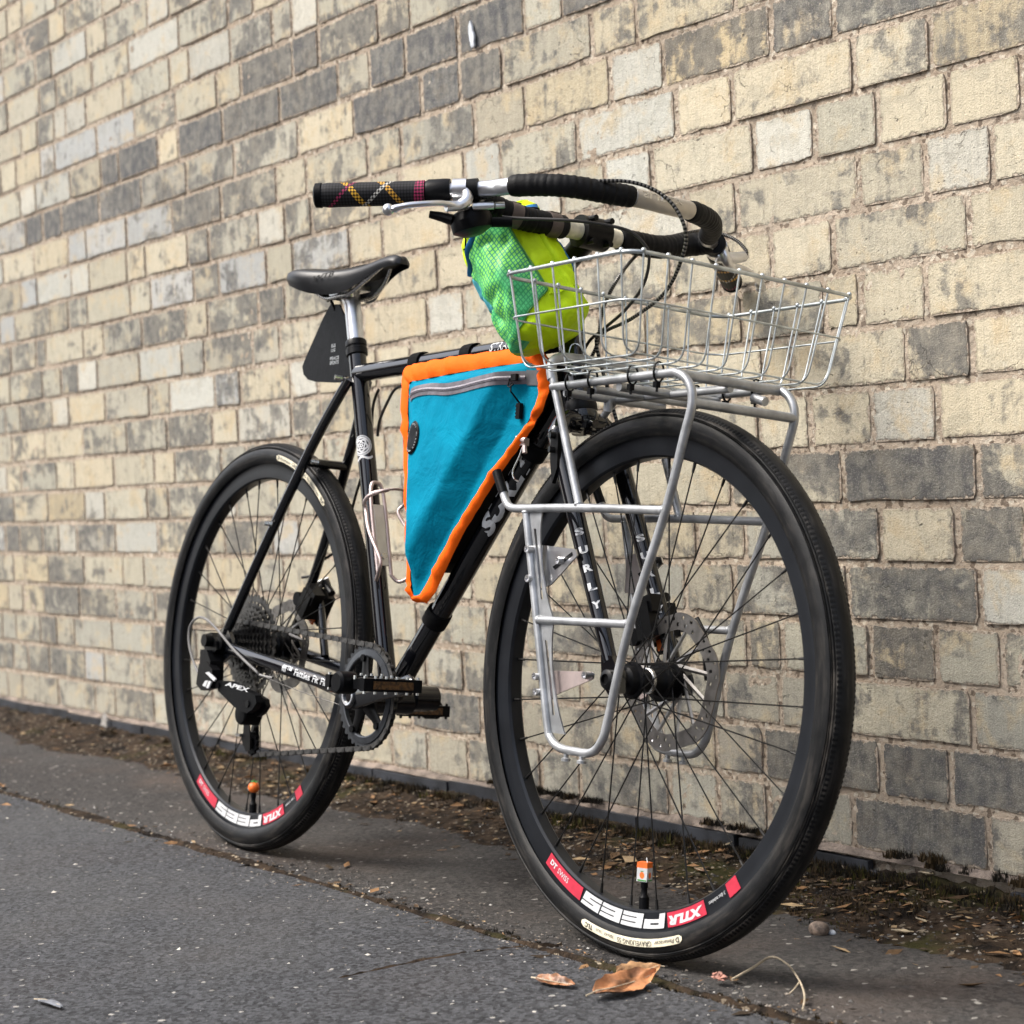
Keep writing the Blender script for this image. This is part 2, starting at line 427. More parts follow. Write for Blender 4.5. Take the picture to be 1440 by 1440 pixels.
# ------------------------------------------------------------------ mesh helpers
class MB:
    """Collects shapes, then becomes one mesh."""
    def __init__(s):
        s.v, s.f, s.uv = [], [], {}
    def add(s, vs, fs, uvs=None):
        o = len(s.v)
        s.v += [tuple(p) for p in vs]
        for k, f in enumerate(fs):
            if uvs is not None: s.uv[len(s.f)] = uvs[k]
            s.f.append(tuple(i + o for i in f))
        return s
    def box(s, c, d, rot=None):
        c = Vector(c); h = Vector(d) / 2
        vs = []
        for x in (-1, 1):
            for y in (-1, 1):
                for z in (-1, 1):
                    p = Vector((x * h.x, y * h.y, z * h.z))
                    vs.append(c + (rot @ p if rot is not None else p))
        return s.add(vs, [(0, 1, 3, 2), (4, 6, 7, 5), (0, 4, 5, 1), (2, 3, 7, 6), (0, 2, 6, 4), (1, 5, 7, 3)])
    def tube(s, pts, r, n=10, closed=False, caps=True, flat=1.0, up=None):
        pts = [Vector(p) for p in pts]
        m = len(pts)
        rr = r if isinstance(r, (list, tuple)) else [r] * m
        tans = []
        for i in range(m):
            a = pts[(i - 1) % m] if (closed or i > 0) else pts[i]
            b = pts[(i + 1) % m] if (closed or i < m - 1) else pts[i]
            t = (b - a)
            tans.append(t.normalized() if t.length > 1e-9 else Vector((1, 0, 0)))
        ref = Vector(up) if up else (Vector((0, 0, 1)) if abs(tans[0].z) < .9 else Vector((1, 0, 0)))
        nrm = (ref - tans[0] * ref.dot(tans[0])).normalized()
        lens = [0]
        for i in range(1, m): lens.append(lens[-1] + (pts[i] - pts[i - 1]).length)
        L = max(lens[-1], 1e-6)
        vs, fs, uvs = [], [], []
        for i in range(m):
            if i:
                q = tans[i - 1].rotation_difference(tans[i])
                nrm = q @ nrm
                nrm = (nrm - tans[i] * nrm.dot(tans[i])).normalized()
            bi = tans[i].cross(nrm)
            for k in range(n):
                a = 2 * math.pi * k / n
                vs.append(pts[i] + nrm * (math.cos(a) * rr[i] * flat) + bi * (math.sin(a) * rr[i]))
        for i in range(m if closed else m - 1):
            j = (i + 1) % m
            for k in range(n):
                k2 = (k + 1) % n
                fs.append((i * n + k, j * n + k, j * n + k2, i * n + k2))
                u0, u1 = lens[i] / L, (lens[j] / L if j else 1.0)
                uvs.append(((u0, k / n), (u1, k / n), (u1, (k + 1) / n), (u0, (k + 1) / n)))
        if caps and not closed:
            fs.append(tuple(range(n))[::1]); uvs.append(tuple((0, 0) for _ in range(n)))
            fs.append(tuple((m - 1) * n + k for k in range(n))[::-1]); uvs.append(tuple((1, 0) for _ in range(n)))
        return s.add(vs, [f[::-1] for f in fs], [u[::-1] for u in uvs])
    def cyl(s, a, b, r0, r1=None, n=20):
        return s.tube([a, b], [r0, r0 if r1 is None else r1], n)
    def lathe(s, c, axis, prof, n=48, closed_prof=False, a0=0.0, a1=None):
        """prof: (radius, offset along axis)"""
        c = Vector(c); ax = Vector(axis).normalized()
        x = ax.orthogonal().normalized()
        if abs(ax.y) > .99: x = Vector((1, 0, 0))
        y = ax.cross(x)
        full = a1 is None
        m = len(prof)
        cnt = n if full else n + 1
        vs, fs = [], []
        for i in range(cnt):
            a = a0 + ((2 * math.pi) if full else (a1 - a0)) * i / n
            d = x * math.cos(a) + y * math.sin(a)
            for (r, h) in prof:
                vs.append(c + d * r + ax * h)
        for i in range(n):
            j = (i + 1) % cnt
            for k in range(m if closed_prof else m - 1):
                k2 = (k + 1) % m
                fs.append((i * m + k, i * m + k2, j * m + k2, j * m + k))
        return s.add(vs, fs)
    def prism(s, poly, e, axis=1):
        """poly: 2D outline (x,z) for axis y; e=(y0,y1)"""
        n = len(poly)
        def P(p, h):
            return (p[0], h, p[1]) if axis == 1 else ((h, p[0], p[1]) if axis == 0 else (p[0], p[1], h))
        vs = [P(p, e[0]) for p in poly] + [P(p, e[1]) for p in poly]
        fs = [tuple(range(n)), tuple(range(2 * n - 1, n - 1, -1))]
        fs += [(i, i + n, (i + 1) % n + n, (i + 1) % n) for i in range(n)]
        return s.add(vs, fs)
    def ball(s, c, r, nu=14, nv=9, sc=(1, 1, 1)):
        c = Vector(c); vs = []
        for j in range(nv + 1):
            t = math.pi * j / nv
            for i in range(nu):
                a = 2 * math.pi * i / nu
                vs.append(c + Vector((math.sin(t) * math.cos(a) * r * sc[0], math.sin(t) * math.sin(a) * r * sc[1], math.cos(t) * r * sc[2])))
        fs = []
        for j in range(nv):
            for i in range(nu):
                i2 = (i + 1) % nu
                fs.append((j * nu + i, (j + 1) * nu + i, (j + 1) * nu + i2, j * nu + i2))
        return s.add(vs, fs)
    def mesh(s, name, m, smooth=35, weld=False):
        me = bpy.data.meshes.new(name)
        me.from_pydata(s.v, [], s.f)
        if s.uv:
            ul = me.uv_layers.new(name='UVMap')
            for p in me.polygons:
                u = s.uv.get(p.index)
                for k, li in enumerate(p.loop_indices):
                    ul.data[li].uv = u[k] if u else (0, 0)
        me.materials.append(m)
        if smooth:
            me.polygons.foreach_set('use_smooth', [True] * len(me.polygons))
            me.set_sharp_from_angle(angle=R(smooth))
        me.update()
        return me

def link(name, me, parent=None):
    o = bpy.data.objects.new(name, me)
    COL.objects.link(o)
    if parent is not None: o.parent = parent
    return o
def tag(o, label=None, cat=None, group=None, kind=None):
    for k, v in (('label', label), ('category', cat), ('group', group), ('kind', kind)):
        if v: o[k] = v
    return o
def outward(me):
    """consistent outward normals"""
    import bmesh
    bm = bmesh.new(); bm.from_mesh(me)
    bmesh.ops.recalc_face_normals(bm, faces=bm.faces)
    bm.to_mesh(me); bm.free()
    return me
def spline(pts, k=8, closed=False):
    pts = [Vector(p) for p in pts]
    n = len(pts); out = []
    g = lambda i: pts[i % n] if closed else pts[max(0, min(n - 1, i))]
    for i in range(n if closed else n - 1):
        p0, p1, p2, p3 = g(i - 1), g(i), g(i + 1), g(i + 2)
        for j in range(k):
            t = j / k
            out.append(.5 * ((2 * p1) + (p2 - p0) * t + (2 * p0 - 5 * p1 + 4 * p2 - p3) * t * t + (3 * p1 - p0 - 3 * p2 + p3) * t ** 3))
    if not closed: out.append(pts[-1])
    return out
def set_tone(me, cols, seeds=None):
    """per-face colours -> corner colour attribute"""
    at = me.color_attributes.new('tone', 'FLOAT_COLOR', 'CORNER')
    buf = np.empty((len(me.loops), 4), dtype=np.float32)
    tot = np.empty(len(me.polygons), dtype=np.int32)
    me.polygons.foreach_get('loop_total', tot)
    buf[:] = np.repeat(np.asarray(cols, dtype=np.float32), tot, axis=0)
    at.data.foreach_set('color', buf.ravel())
    if seeds is not None:
        a2 = me.attributes.new('seed', 'FLOAT', 'FACE')
        a2.data.foreach_set('value', np.asarray(seeds, dtype=np.float32))

# ------------------------------------------------------------------ the wall: every brick on its own bed of recessed mortar
WALL_Y = .03
COURSE = 0.08426
Z0 = 0.0466
X0, X1 = -14.0, 2.2
NC = 31
CAMX, CAMY, CAMZ = (0, -1.9738, 0.608)
wall = bpy.data.objects.new('brick_wall', None)
COL.objects.link(wall)
wall.location = (-2.5, WALL_Y, 0)
tag(wall, 'long weathered yellow brick wall with sooty patches behind the bicycle', 'wall')
WB = Vector(wall.location)

def w_add(mb_name, me):
    o = link(mb_name, me, wall)
    return o

# places of the upright joints read along the courses: (x, z)
JOINTS = [(-1.8567, 1.1839), (-1.7238, 1.1827), (-1.8248, 1.1213), (-1.696, 1.1161), (-1.5722, 1.0919), (-1.8642, 1.0232), (-1.7413, 1.0205), (-1.6711, 0.9325), (-1.8699, 0.8481), (-1.7477, 0.8519), (-1.6725, 0.7861), (-1.6755, 0.7509), (-1.8586, 0.6812), (-1.7376, 0.6804), (-1.6703, 0.5902), (-1.8409, 0.508), (-1.7102, 0.5076), (-1.8713, 0.4262), (-1.675, 0.4266), (-1.8789, 0.3367), (-1.7555, 0.3396), (-1.6958, 0.258), (-1.8634, 0.1705), (-1.7388, 0.1729), (-1.9246, 0.0914), (-1.6771, 0.0978), (-2.0307, 1.2698), (-1.9003, 1.2482), (-2.1182, 1.1877), (-1.864, 1.1753), (-1.724, 1.1798), (-2.0767, 1.0934), (-1.9488, 1.099), (-1.697, 1.0971), (-2.1178, 1.013), (-1.8646, 1.0172), (-1.74, 1.0203), (-2.0479, 0.9311), (-1.9196, 0.9329), (-1.6699, 0.9324), (-2.1177, 0.8598), (-1.9422, 0.8379), (-1.8712, 0.8482), (-2.842, 1.4789), (-2.6384, 1.4288), (-3.0218, 1.4339), (-2.7846, 1.4232), (-2.639, 1.4202), (-2.9714, 1.3518), (-2.8426, 1.3532), (-2.4545, 1.3359), (-3.2189, 1.3367), (-3.0491, 1.2568), (-2.8016, 1.262), (-2.6482, 1.2683), (-2.4104, 1.2628), (-2.2766, 1.2671), (-2.7255, 1.1807), (-2.5047, 1.1726), (-2.2512, 1.1793), (-2.436, 1.1098), (-2.3138, 1.1022), (-2.0768, 0.7832), (-2.0149, 0.7218), (-1.9198, 0.6048), (-2.0442, 0.6087), (-1.8504, 0.5081), (-2.1315, 0.5045), (-1.9199, 0.4283), (-2.1341, 0.3575), (-2.0589, 0.3605), (-1.9643, 0.2482), (-2.0691, 0.2405), (-2.1093, 0.1661), (-1.8677, 0.168), (-2.2185, 0.1787), (-2.1057, 0.095), (-1.9267, 0.1047), (-2.8648, 0.1786), (-3.0525, -0.0119), (-2.9137, -0.0029), (-3.0441, 0.2458), (-4.7249, 1.8829), (-4.2169, 1.7227), (-3.9723, 1.6535), (-3.7275, 1.6914), (-4.2872, 1.6451), (-4.0267, 1.635), (-3.7232, 1.6321), (-3.5311, 1.6357), (-4.4658, 1.6934), (-4.2478, 1.7016), (-3.9609, 1.6907), (-4.7207, 1.643), (-4.512, 1.6408), (-4.2362, 1.6228), (-4.014, 1.6123), (-3.7077, 1.5847), (-3.4486, 1.5647), (-4.8377, 1.6071), (-4.6429, 1.5803), (-4.4552, 1.5579), (-4.2051, 1.5373), (-3.9864, 1.5188), (-3.7981, 1.4996), (-3.5151, 1.4761), (-4.9963, 1.5248), (-4.8241, 1.5166), (-4.7246, 1.493), (-4.447, 1.515), (-4.23, 1.495), (-4.0045, 1.4889), (-3.777, 1.4685), (-4.6322, 1.3982), (-4.4372, 1.4108), (-4.2067, 1.3406), (-3.9657, 1.328), (-3.7298, 1.3284), (-3.4442, 1.3201), (-4.8292, 1.3563), (-4.7005, 1.3387), (-4.4589, 1.3365), (-4.2091, 1.3185), (-3.8001, 1.3075), (-3.5458, 1.2837), (-4.9011, 1.302), (-4.6629, 1.2588), (-4.5482, 1.2574), (-4.3033, 1.2793), (-4.0492, 1.2449), (-3.8004, 1.2353), (-3.5146, 1.2181), (-5.0996, 1.0524), (-4.9175, 1.0507), (-4.6858, 1.0682), (-4.2992, 1.094), (-5.063, 1.1291), (-4.8374, 1.011), (-4.4724, 1.0303), (-4.2411, 1.027), (-4.8486, 1.0003), (-4.6419, 0.9279), (-4.5161, 0.919), (-4.2662, 0.9102), (-5.1172, 0.917), (-4.7128, 0.844), (-4.4786, 0.8618), (-4.2196, 0.8564), (-5.1277, 0.7522), (-4.8875, 0.7663), (-4.629, 0.7647), (-4.3609, 0.7655), (-4.1309, 0.7652), (-5.0686, 0.6739), (-4.8147, 0.6767), (-4.6944, 0.6827), (-4.4467, 0.6844), (-4.2102, 0.6856), (-5.1319, 0.5948), (-4.8843, 0.5911), (-4.6357, 0.5912), (-4.5099, 0.5893), (-4.2572, 0.5855), (-5.1001, 0.5098), (-4.9345, 0.5095), (-4.8205, 0.5093), (-4.7011, 0.5091), (-4.4537, 0.5086), (-4.2095, 0.5082), (-5.1534, 0.4287), (-5.0734, 0.4295), (-4.904, 0.4313), (-4.6634, 0.4338), (-4.419, 0.4364), (-5.207, 0.3503), (-5.0937, 0.3528), (-4.9434, 0.3561), (-4.701, 0.352), (-4.4708, 0.3575), (-5.1582, 0.266), (-4.98, 0.2663), (-4.8647, 0.2665), (-4.7443, 0.2652), (-4.5031, 0.2651), (-4.2641, 0.2621), (-5.0784, 0.1823), (-4.925, 0.1799), (-4.6838, 0.1825), (-4.5604, 0.1888), (-4.3216, 0.1833), (-5.1327, 0.0885), (-4.8709, 0.095), (-4.5011, 0.091), (-4.2739, 0.0977)]
# tone seen on bricks: (x, z, tone)
TONES = [(-3.3967, 1.512, 'N'), (-3.5384, 1.5263, 'D'), (-3.3956, 1.4275, 'D'), (-3.6437, 1.4282, 'D'), (-3.8949, 1.4152, 'N'), (-4.1453, 1.4289, 'N'), (-4.3913, 1.4341, 'N'), (-4.5777, 1.3533, 'N'), (-4.3284, 1.3534, 'N'), (-4.088, 1.3467, 'D'), (-4.7666, 1.3477, 'N'), (-4.9457, 1.3526, 'N'), (-3.8654, 1.3549, 'G'), (-3.6466, 1.5998, 'G'), (-4.0879, 1.7067, 'P'), (-3.8411, 1.6966, 'B'), (-3.4198, 1.2595, 'C'), (-4.7672, 1.1843, 'P'), (-4.602, 1.2642, 'b'), (-4.569, 1.5415, 'b'), (-4.5752, 1.6051, 'P'), (-4.7271, 1.5122, 'b'), (-4.5873, 1.773, 'P'), (-3.9088, 1.28, 'D'), (-3.8376, 1.5232, 'B'), (-3.1431, 1.4353, 'N'), (-2.8995, 1.4349, 'N'), (-2.7111, 1.4288, 'N'), (-2.5174, 1.4099, 'N'), (-3.0878, 1.3465, 'N'), (-2.9065, 1.3473, 'N'), (-2.7677, 1.3513, 'D'), (-2.6531, 1.3445, 'D'), (-2.541, 1.358, 'd'), (-2.9128, 1.2685, 'G'), (-2.7231, 1.2696, 'g'), (-2.5276, 1.2665, 'o'), (-2.3464, 1.2583, 'P'), (-2.3284, 1.3389, 'o'), (-2.3754, 1.1787, 'P'), (-2.3973, 1.1273, 'P'), (-2.6025, 1.1817, 'B'), (-3.1655, 1.2665, 'B'), (-3.032, 1.007, 'C'), (-2.9174, 1.0021, 'C'), (-2.1292, 1.2696, 'O'), (-1.9616, 1.2545, 'D'), (-1.8048, 1.2428, 'd'), (-1.6391, 1.1806, 'O'), (-2.1836, 1.1814, 'C'), (-1.9848, 1.1831, 'c'), (-1.7953, 1.1752, 'c'), (-1.6278, 1.099, 'C'), (-2.0104, 1.1035, 'P'), (-1.8206, 1.1005, 'C'), (-1.6558, 1.0189, 'P'), (-1.804, 1.0138, 'c'), (-1.9864, 1.0046, 'c'), (-1.9848, 0.9307, 'C'), (-1.7955, 0.9269, 'c'), (-1.6206, 0.935, 'C'), (-1.8077, 0.8485, 'C'), (-1.6487, 0.8505, 'C'), (-2.1606, 1.1031, 'c'), (-2.183, 0.8508, 'o'), (-1.9233, 0.8433, 'o'), (-1.7996, 0.7539, 'c'), (-1.9799, 0.6879, 'C'), (-1.7955, 0.6837, 'P'), (-1.6572, 0.6825, 'C'), (-1.7872, 0.5936, 'D'), (-1.6293, 0.5956, 'd'), (-1.9751, 0.5928, 'g'), (-1.7736, 0.5078, 'C'), (-1.8943, 0.5082, 'G'), (-1.6491, 0.5103, 'c'), (-1.7741, 0.4243, 'c'), (-1.899, 0.4256, 'd'), (-1.6343, 0.4246, 'P'), (-1.822, 0.3394, 'O'), (-1.6777, 0.3493, 'B'), (-1.8092, 0.2565, 'B'), (-1.6463, 0.2551, 'G'), (-2.1648, 0.1699, 'D'), (-1.7967, 0.17, 'D'), (-1.671, 0.1701, 'D'), (-2.0657, 0.168, 'd'), (-1.8952, 0.1674, 'd'), (-1.845, 0.0866, 'D'), (-1.6423, 0.0965, 'G'), (-2.2304, 0.0957, 'G'), (-1.9517, 0.0913, 'G'), (-2.1098, 0.1055, 'G'), (-4.5594, 0.8539, 'P'), (-4.8868, 0.8926, 'B'), (-4.701, 0.8245, 'C'), (-4.4906, 0.7951, 'C'), (-4.954, 0.7593, 'C'), (-4.7088, 0.7588, 'C'), (-4.4828, 0.7492, 'd'), (-4.2698, 0.7666, 'd'), (-4.9121, 0.6892, 'B'), (-4.5798, 0.6793, 'C'), (-5.1589, 0.5952, 'D'), (-4.9242, 0.5917, 'c'), (-4.7757, 0.5991, 'O'), (-4.5681, 0.5865, 'P'), (-4.3311, 0.583, 'B'), (-5.1424, 0.5139, 'D'), (-4.9861, 0.5036, 'd'), (-4.7626, 0.5092, 'P'), (-4.5547, 0.5088, 'D'), (-4.3187, 0.5084, 'P'), (-4.7486, 0.4272, 'G'), (-4.5639, 0.4293, 'B'), (-4.3065, 0.4322, 'B'), (-4.8547, 0.3484, 'G'), (-4.6178, 0.354, 'd'), (-4.3558, 0.3602, 'G'), (-3.7128, 0.8197, 'C'), (-3.786, 0.76, 'C'), (-4.2804, 0.6703, 'B'), (-5.0273, 0.1748, 'd'), (-4.6397, 0.166, 'b'), (-4.4182, 0.178, 'G'), (-4.9857, 0.0976, 'G'), (-4.6961, 0.0777, 'G'), (-2.9416, 0.3057, 'B'), (-2.8255, 0.3042, 'B'), (-2.9508, 0.1899, 'D'), (-2.8331, 0.2047, 'D'), (-3.0572, 0.0851, 'G'), (-2.9105, 0.0985, 'G'), (-3.0652, -0.0133, 'G'), (-2.871, 0.0086, 'G'), (-3.2834, 1.1702, 'c'), (-3.0888, 0.9342, 'C'), (-3.2115, 1.0459, 'C'), (-3.0419, 1.191, 'C')]
CODE = {  # base colour, soot level
    'N': ((.22, .22, .215), .86), 'D': ((.32, .3, .25), .66), 'd': ((.39, .36, .28), .55), 'G': ((.37, .35, .285), .46), 'g': ((.41, .38, .3), .42),
    'P': ((.5, .485, .42), .26), 'C': ((.525, .465, .34), .31), 'c': ((.495, .44, .325), .46), 'B': ((.44, .41, .32), .41),
    'O': ((.47, .385, .245), .5), 'o': ((.47, .405, .28), .46), 'b': ((.41, .41, .39), .38)}

per = {i: [] for i in range(NC)}
for (x, z) in JOINTS:
    i = int((z - Z0) / COURSE)
    if 0 <= i < NC: per[i].append(x)
bricks = []   # x0, x1, course
HD, ST = .112, .232
for i in range(NC):
    xs = []
    for x in sorted(per[i]):
        if not xs or x - xs[-1] > .06: xs.append(x)
    if not xs: xs = [X0 + rng.uniform(0, .3)]
    full = [xs[0]]
    for x in xs[1:]:
        gap = x - full[-1]
        units = max(1, round(gap / .118))
        if units > 2:                     # fill unseen stretches with stretchers and headers in turn
            seq, s2 = [], rng.random() < .5
            while sum(seq) < units:
                k = min(2 if s2 else 1, units - sum(seq)); seq.append(k); s2 = not s2
            a = full[-1]
            for k in seq[:-1]:
                a += gap * k / units; full.append(a + rng.uniform(-.006, .006))
        full.append(x)
    s2 = rng.random() < .5
    while full[-1] < X1: full.append(full[-1] + (ST if s2 else HD) + rng.uniform(-.006, .006)); s2 = not s2
    left = []
    a = full[0]
    while a > X0: a -= (ST if s2 else HD) + rng.uniform(-.006, .006); left.append(a); s2 = not s2
    full = left[::-1] + full
    for a, b in zip(full[:-1], full[1:]): bricks.append([a, b, i])

lookup = {}
for (x, z, t) in TONES:
    i = int((z - Z0) / COURSE)
    for k, b in enumerate(bricks):
        if b[2] == i and b[0] <= x <= b[1]: lookup[k] = t
def pick_tone(x, i):
    z = i * COURSE
    p = rng.random()
    if i < 3: return 'GGgdGB'[int(p * 6)]
    if i < 5: return 'GgBoBg'[int(p * 6)]
    if x < -3.3: return 'BBgPCcdGbB'[int(p * 10)]
    if i > 13 and x < -2.4: return 'BdDgNcB'[int(p * 7)]
    if i < 8: return 'BBgcoBCG'[int(p * 8)]
    return 'CCBcPoCB'[int(p * 8)]

def brick_shape(a, b, i):
    """a single brick: chipped outline, slightly proud and tilted face; 16 outline points, 46 triangles"""
    m = .0046
    x0, x1 = a + m + rng.uniform(-.001, .002), b - m + rng.uniform(-.002, .001)
    z0, z1 = Z0 + i * COURSE + .005 + rng.uniform(-.001, .001), Z0 + (i + 1) * COURSE - .005 + rng.uniform(-.001, .001)
    out = []
    cr = lambda: rng.uniform(.001, .0045)
    j = lambda s=.0007: rng.uniform(-s, s)
    nx = 5
    for k in range(nx):                                            # bottom edge
        t = k / (nx - 1)
        chip = rng.uniform(.0015, .0045) if rng.random() < .16 else 0
        x = x0 + (x1 - x0) * t + (cr() if k == 0 else -cr() if k == nx - 1 else j(.008))
        out.append((x, z0 + chip + j()))
    for t in (.12, .5, .88): out.append((x1 + j(), z0 + (z1 - z0) * t))
    for k in range(nx):
        t = 1 - k / (nx - 1)
        chip = rng.uniform(.0015, .0035) if rng.random() < .08 else 0
        x = x0 + (x1 - x0) * t + (-cr() if k == 0 else cr() if k == nx - 1 else j(.008))
        out.append((x, z1 - chip + j()))
    for t in (.88, .5, .12): out.append((x0 + j(), z0 + (z1 - z0) * t))
    y = rng.uniform(-.0016, .0008)
    tx, tz = rng.uniform(-.006, .006), rng.uniform(-.01, .01)
    xc, zc = (x0 + x1) / 2, (z0 + z1) / 2
    n = len(out)
    vs = [Vector((p[0], WALL_Y + y + (p[0] - xc) * tx + (p[1] - zc) * tz, p[1])) - WB for p in out]
    vs += [Vector((p[0] + (xc - p[0]) * .012, WALL_Y + .03, p[1] + (zc - p[1]) * .02)) - WB for p in out]
    fs = [tuple(range(n))] + [(k, k + n, (k + 1) % n + n, (k + 1) % n) for k in range(n)]
    uv = [tuple((out[k][0] - xc, out[k][1] - zc) for k in range(n))] + [tuple((out[q][0] - xc, out[q][1] - zc) for q in (k, k, (k + 1) % n, (k + 1) % n)) for k in range(n)]
    return vs, fs, uv, ((x1 - x0) / 2, (z1 - z0) / 2, 0)

def set_half(me, h):
    at = me.attributes.new('half', 'FLOAT_VECTOR', 'FACE')
    at.data.foreach_set('vector', np.asarray(h, dtype=np.float32).ravel())

def view_size(b):
    x, z = (b[0] + b[1]) / 2, Z0 + (b[2] + .5) * COURSE
    p = cam.matrix_world.inverted() @ Vector((x, WALL_Y, z))
    if p.z > -.2: return 0
    k = cd.lens / 36 / -p.z
    if abs(p.x * k) > .53 or abs(p.y * k) > .53: return 0
    d = Vector((x - CAMX, WALL_Y - CAMY, z - CAMZ))
    return (b[1] - b[0]) * abs(d.y) / d.length ** 3
order = sorted(range(len(bricks)), key=lambda k: -view_size(bricks[k]))
single = set(k for k in order[:300] if view_size(bricks[k]) > 0)
rest = MB(); rcol, rseed, rhalf = [], [], []
for k, b in enumerate(bricks):
    if b[0] < X0 - .1 or b[1] > X1 + .4: continue
    t = lookup.get(k) or pick_tone((b[0] + b[1]) / 2, b[2])
    (cr_, cg_, cb_), lv = CODE[t]
    q = rng.uniform(.88, 1.1); w = rng.uniform(-.025, .02)
    low = max(0.0, 1 - b[2] / 6) * .0
    col = (cr_ * q + w * .5, cg_ * q, cb_ * q - w * .5, min(1, max(0, lv + rng.uniform(-.12, .14) + low)))
    vs, fs, uv, hv = brick_shape(*b)
    sd_ = rng.random()
    if k in single:
        mb = MB().add(vs, fs, uv)
        me = mb.mesh('brick', M_BRICK, 0)
        set_tone(me, [col] * len(fs), [sd_] * len(fs)); set_half(me, [hv] * len(fs))
        w_add('brick', me)
    else:
        rest.add(vs, fs, uv); rcol += [col] * len(fs); rseed += [sd_] * len(fs); rhalf += [hv] * len(fs)
me = rest.mesh('brickwork', M_BRICK, 0)
set_tone(me, rcol, rseed); set_half(me, rhalf)
tag(w_add('brickwork', me), kind='stuff')

# mortar bed: a rough skin a few millimetres behind the brick faces, with the wall's core behind it
def grid_mesh(name, m, xs, ys, fn, smooth=True):
    nx, ny = len(xs), len(ys)
    v = np.array([fn(x, y) for y in ys for x in xs], dtype=np.float32)
    idx = np.arange(nx * ny).reshape(ny, nx)
    f = np.stack([idx[:-1, :-1], idx[:-1, 1:], idx[1:, 1:], idx[1:, :-1]], -1).reshape(-1, 4)
    me = bpy.data.meshes.new(name)
    me.vertices.add(len(v)); me.vertices.foreach_set('co', v.ravel())
    me.loops.add(f.size); me.loops.foreach_set('vertex_index', f.ravel().astype(np.int32))
    me.polygons.add(len(f))
    me.polygons.foreach_set('loop_start', np.arange(0, f.size, 4, dtype=np.int32))
    me.update(calc_edges=True)
    me.polygons.foreach_set('use_smooth', [smooth] * len(f))
    me.materials.append(m)
    me.validate()
    return me
def mfn(x, z):
    d = mnoise.noise((x * 55, z * 55, 0)) * .0026 + mnoise.noise((x * 140, z * 140, 5)) * .0016 + mnoise.noise((x * 5, z * 5, 9)) * .0022
    return (x - WB.x, .0016 + d * .6, z - WB.z)
w_add('mortar', grid_mesh('mortar', M_MORTAR, np.concatenate([np.arange(X0, -4.6, .025), np.arange(-4.6, -1.2, .009), np.arange(-1.2, X1, .03)]), np.arange(0, Z0 + NC * COURSE, .0095), mfn))
core = MB().box(((X0 + X1) / 2 - WB.x, .13, (Z0 + NC * COURSE) / 2), (X1 - X0, .2, Z0 + NC * COURSE))
w_add('wall_core', core.mesh('wall_core', M_MORTAR, 0))

# black damp-proof tiles standing along the foot of the wall, with a sloping mortar fillet on top
x = -13.8
tops = []
while x < 2.1:
    L_ = rng.uniform(.17, .3)
    h = Z0 - .003 + rng.uniform(-.006, .002)
    dy = rng.uniform(-.003, .003)
    if -1.9 < x < -1.5: h -= .012; dy -= .006
    tz = rng.uniform(-.012, .012)
    mb = MB()
    poly = [(x + .0015, -.02), (x + L_ - .0015, -.02), (x + L_ - .0015 + rng.uniform(-.003, .002), h + tz * .1), (x + L_ * .55, h + rng.uniform(-.002, .002)), (x + .0015 + rng.uniform(-.002, .003), h - tz * .1)]
    mb.prism([(p[0] - WB.x, p[1]) for p in poly], (-.017 + dy, -.005 + dy))
    w_add('plinth_tile', outward(mb.mesh('plinth_tile', M_TILE, 30)))
    x += L_ + .002
def ffn(x, t):
    n_ = mnoise.noise((x * 9, t * 3, 2)) * .007 + mnoise.noise((x * 60, t * 20, 4)) * .003
    gone = max(0, mnoise.noise((x * 3.1, 0, 7))) * .02
    return (x - WB.x, -.0135 + .018 * t, Z0 - .004 - gone * (1 - t) + .009 * t ** .7 + n_ * (1 if t > .01 else .2))
w_add('mortar_fillet', grid_mesh('mortar_fillet', M_FILLET, np.arange(-13.8, 2.1, .012), np.linspace(0, 1, 7), ffn))
# a run of dried white bird dropping high on the wall
dp = (-2.7913, 1.4246)
mb = MB()
out = []
for k in range(22):
    a = 2 * math.pi * k / 22
    out.append((dp[0] - WB.x +   .007 * math.cos(a) * (1 + .3 * rng.uniform(-1, 1)) + .004 * math.sin(a) * -.6, dp[1] + .025 * math.sin(a) * (1 + .12 * rng.uniform(-1, 1))))
mb.prism(out, (-.0075, -.0035))
w_add('bird_dropping', outward(mb.mesh('bird_dropping', M_DROP, 40)))
sp = (-4.5369, 0.0461)
mb = MB()
out = []
for k in range(18):
    a = 2 * math.pi * k / 18
    out.append((sp[0] - WB.x + .02 * math.cos(a) * (1 + .6 * rng.uniform(-1, 1)), .034 + .019 * math.sin(a) * (1 + .4 * rng.uniform(-1, 1))))
mb.prism(out, (-.0215, -.0165))
w_add('lime_splash', outward(mb.mesh('lime_splash', M_SPLASH, 40)))

# ------------------------------------------------------------------ the ground
ground = link('ground', MB().add([(-400, -400, 0), (400, -400, 0), (400, 400, 0), (-400, 400, 0)], [(0, 1, 2, 3)]).mesh('ground', M_OLD, 0))
tag(ground, kind='structure')
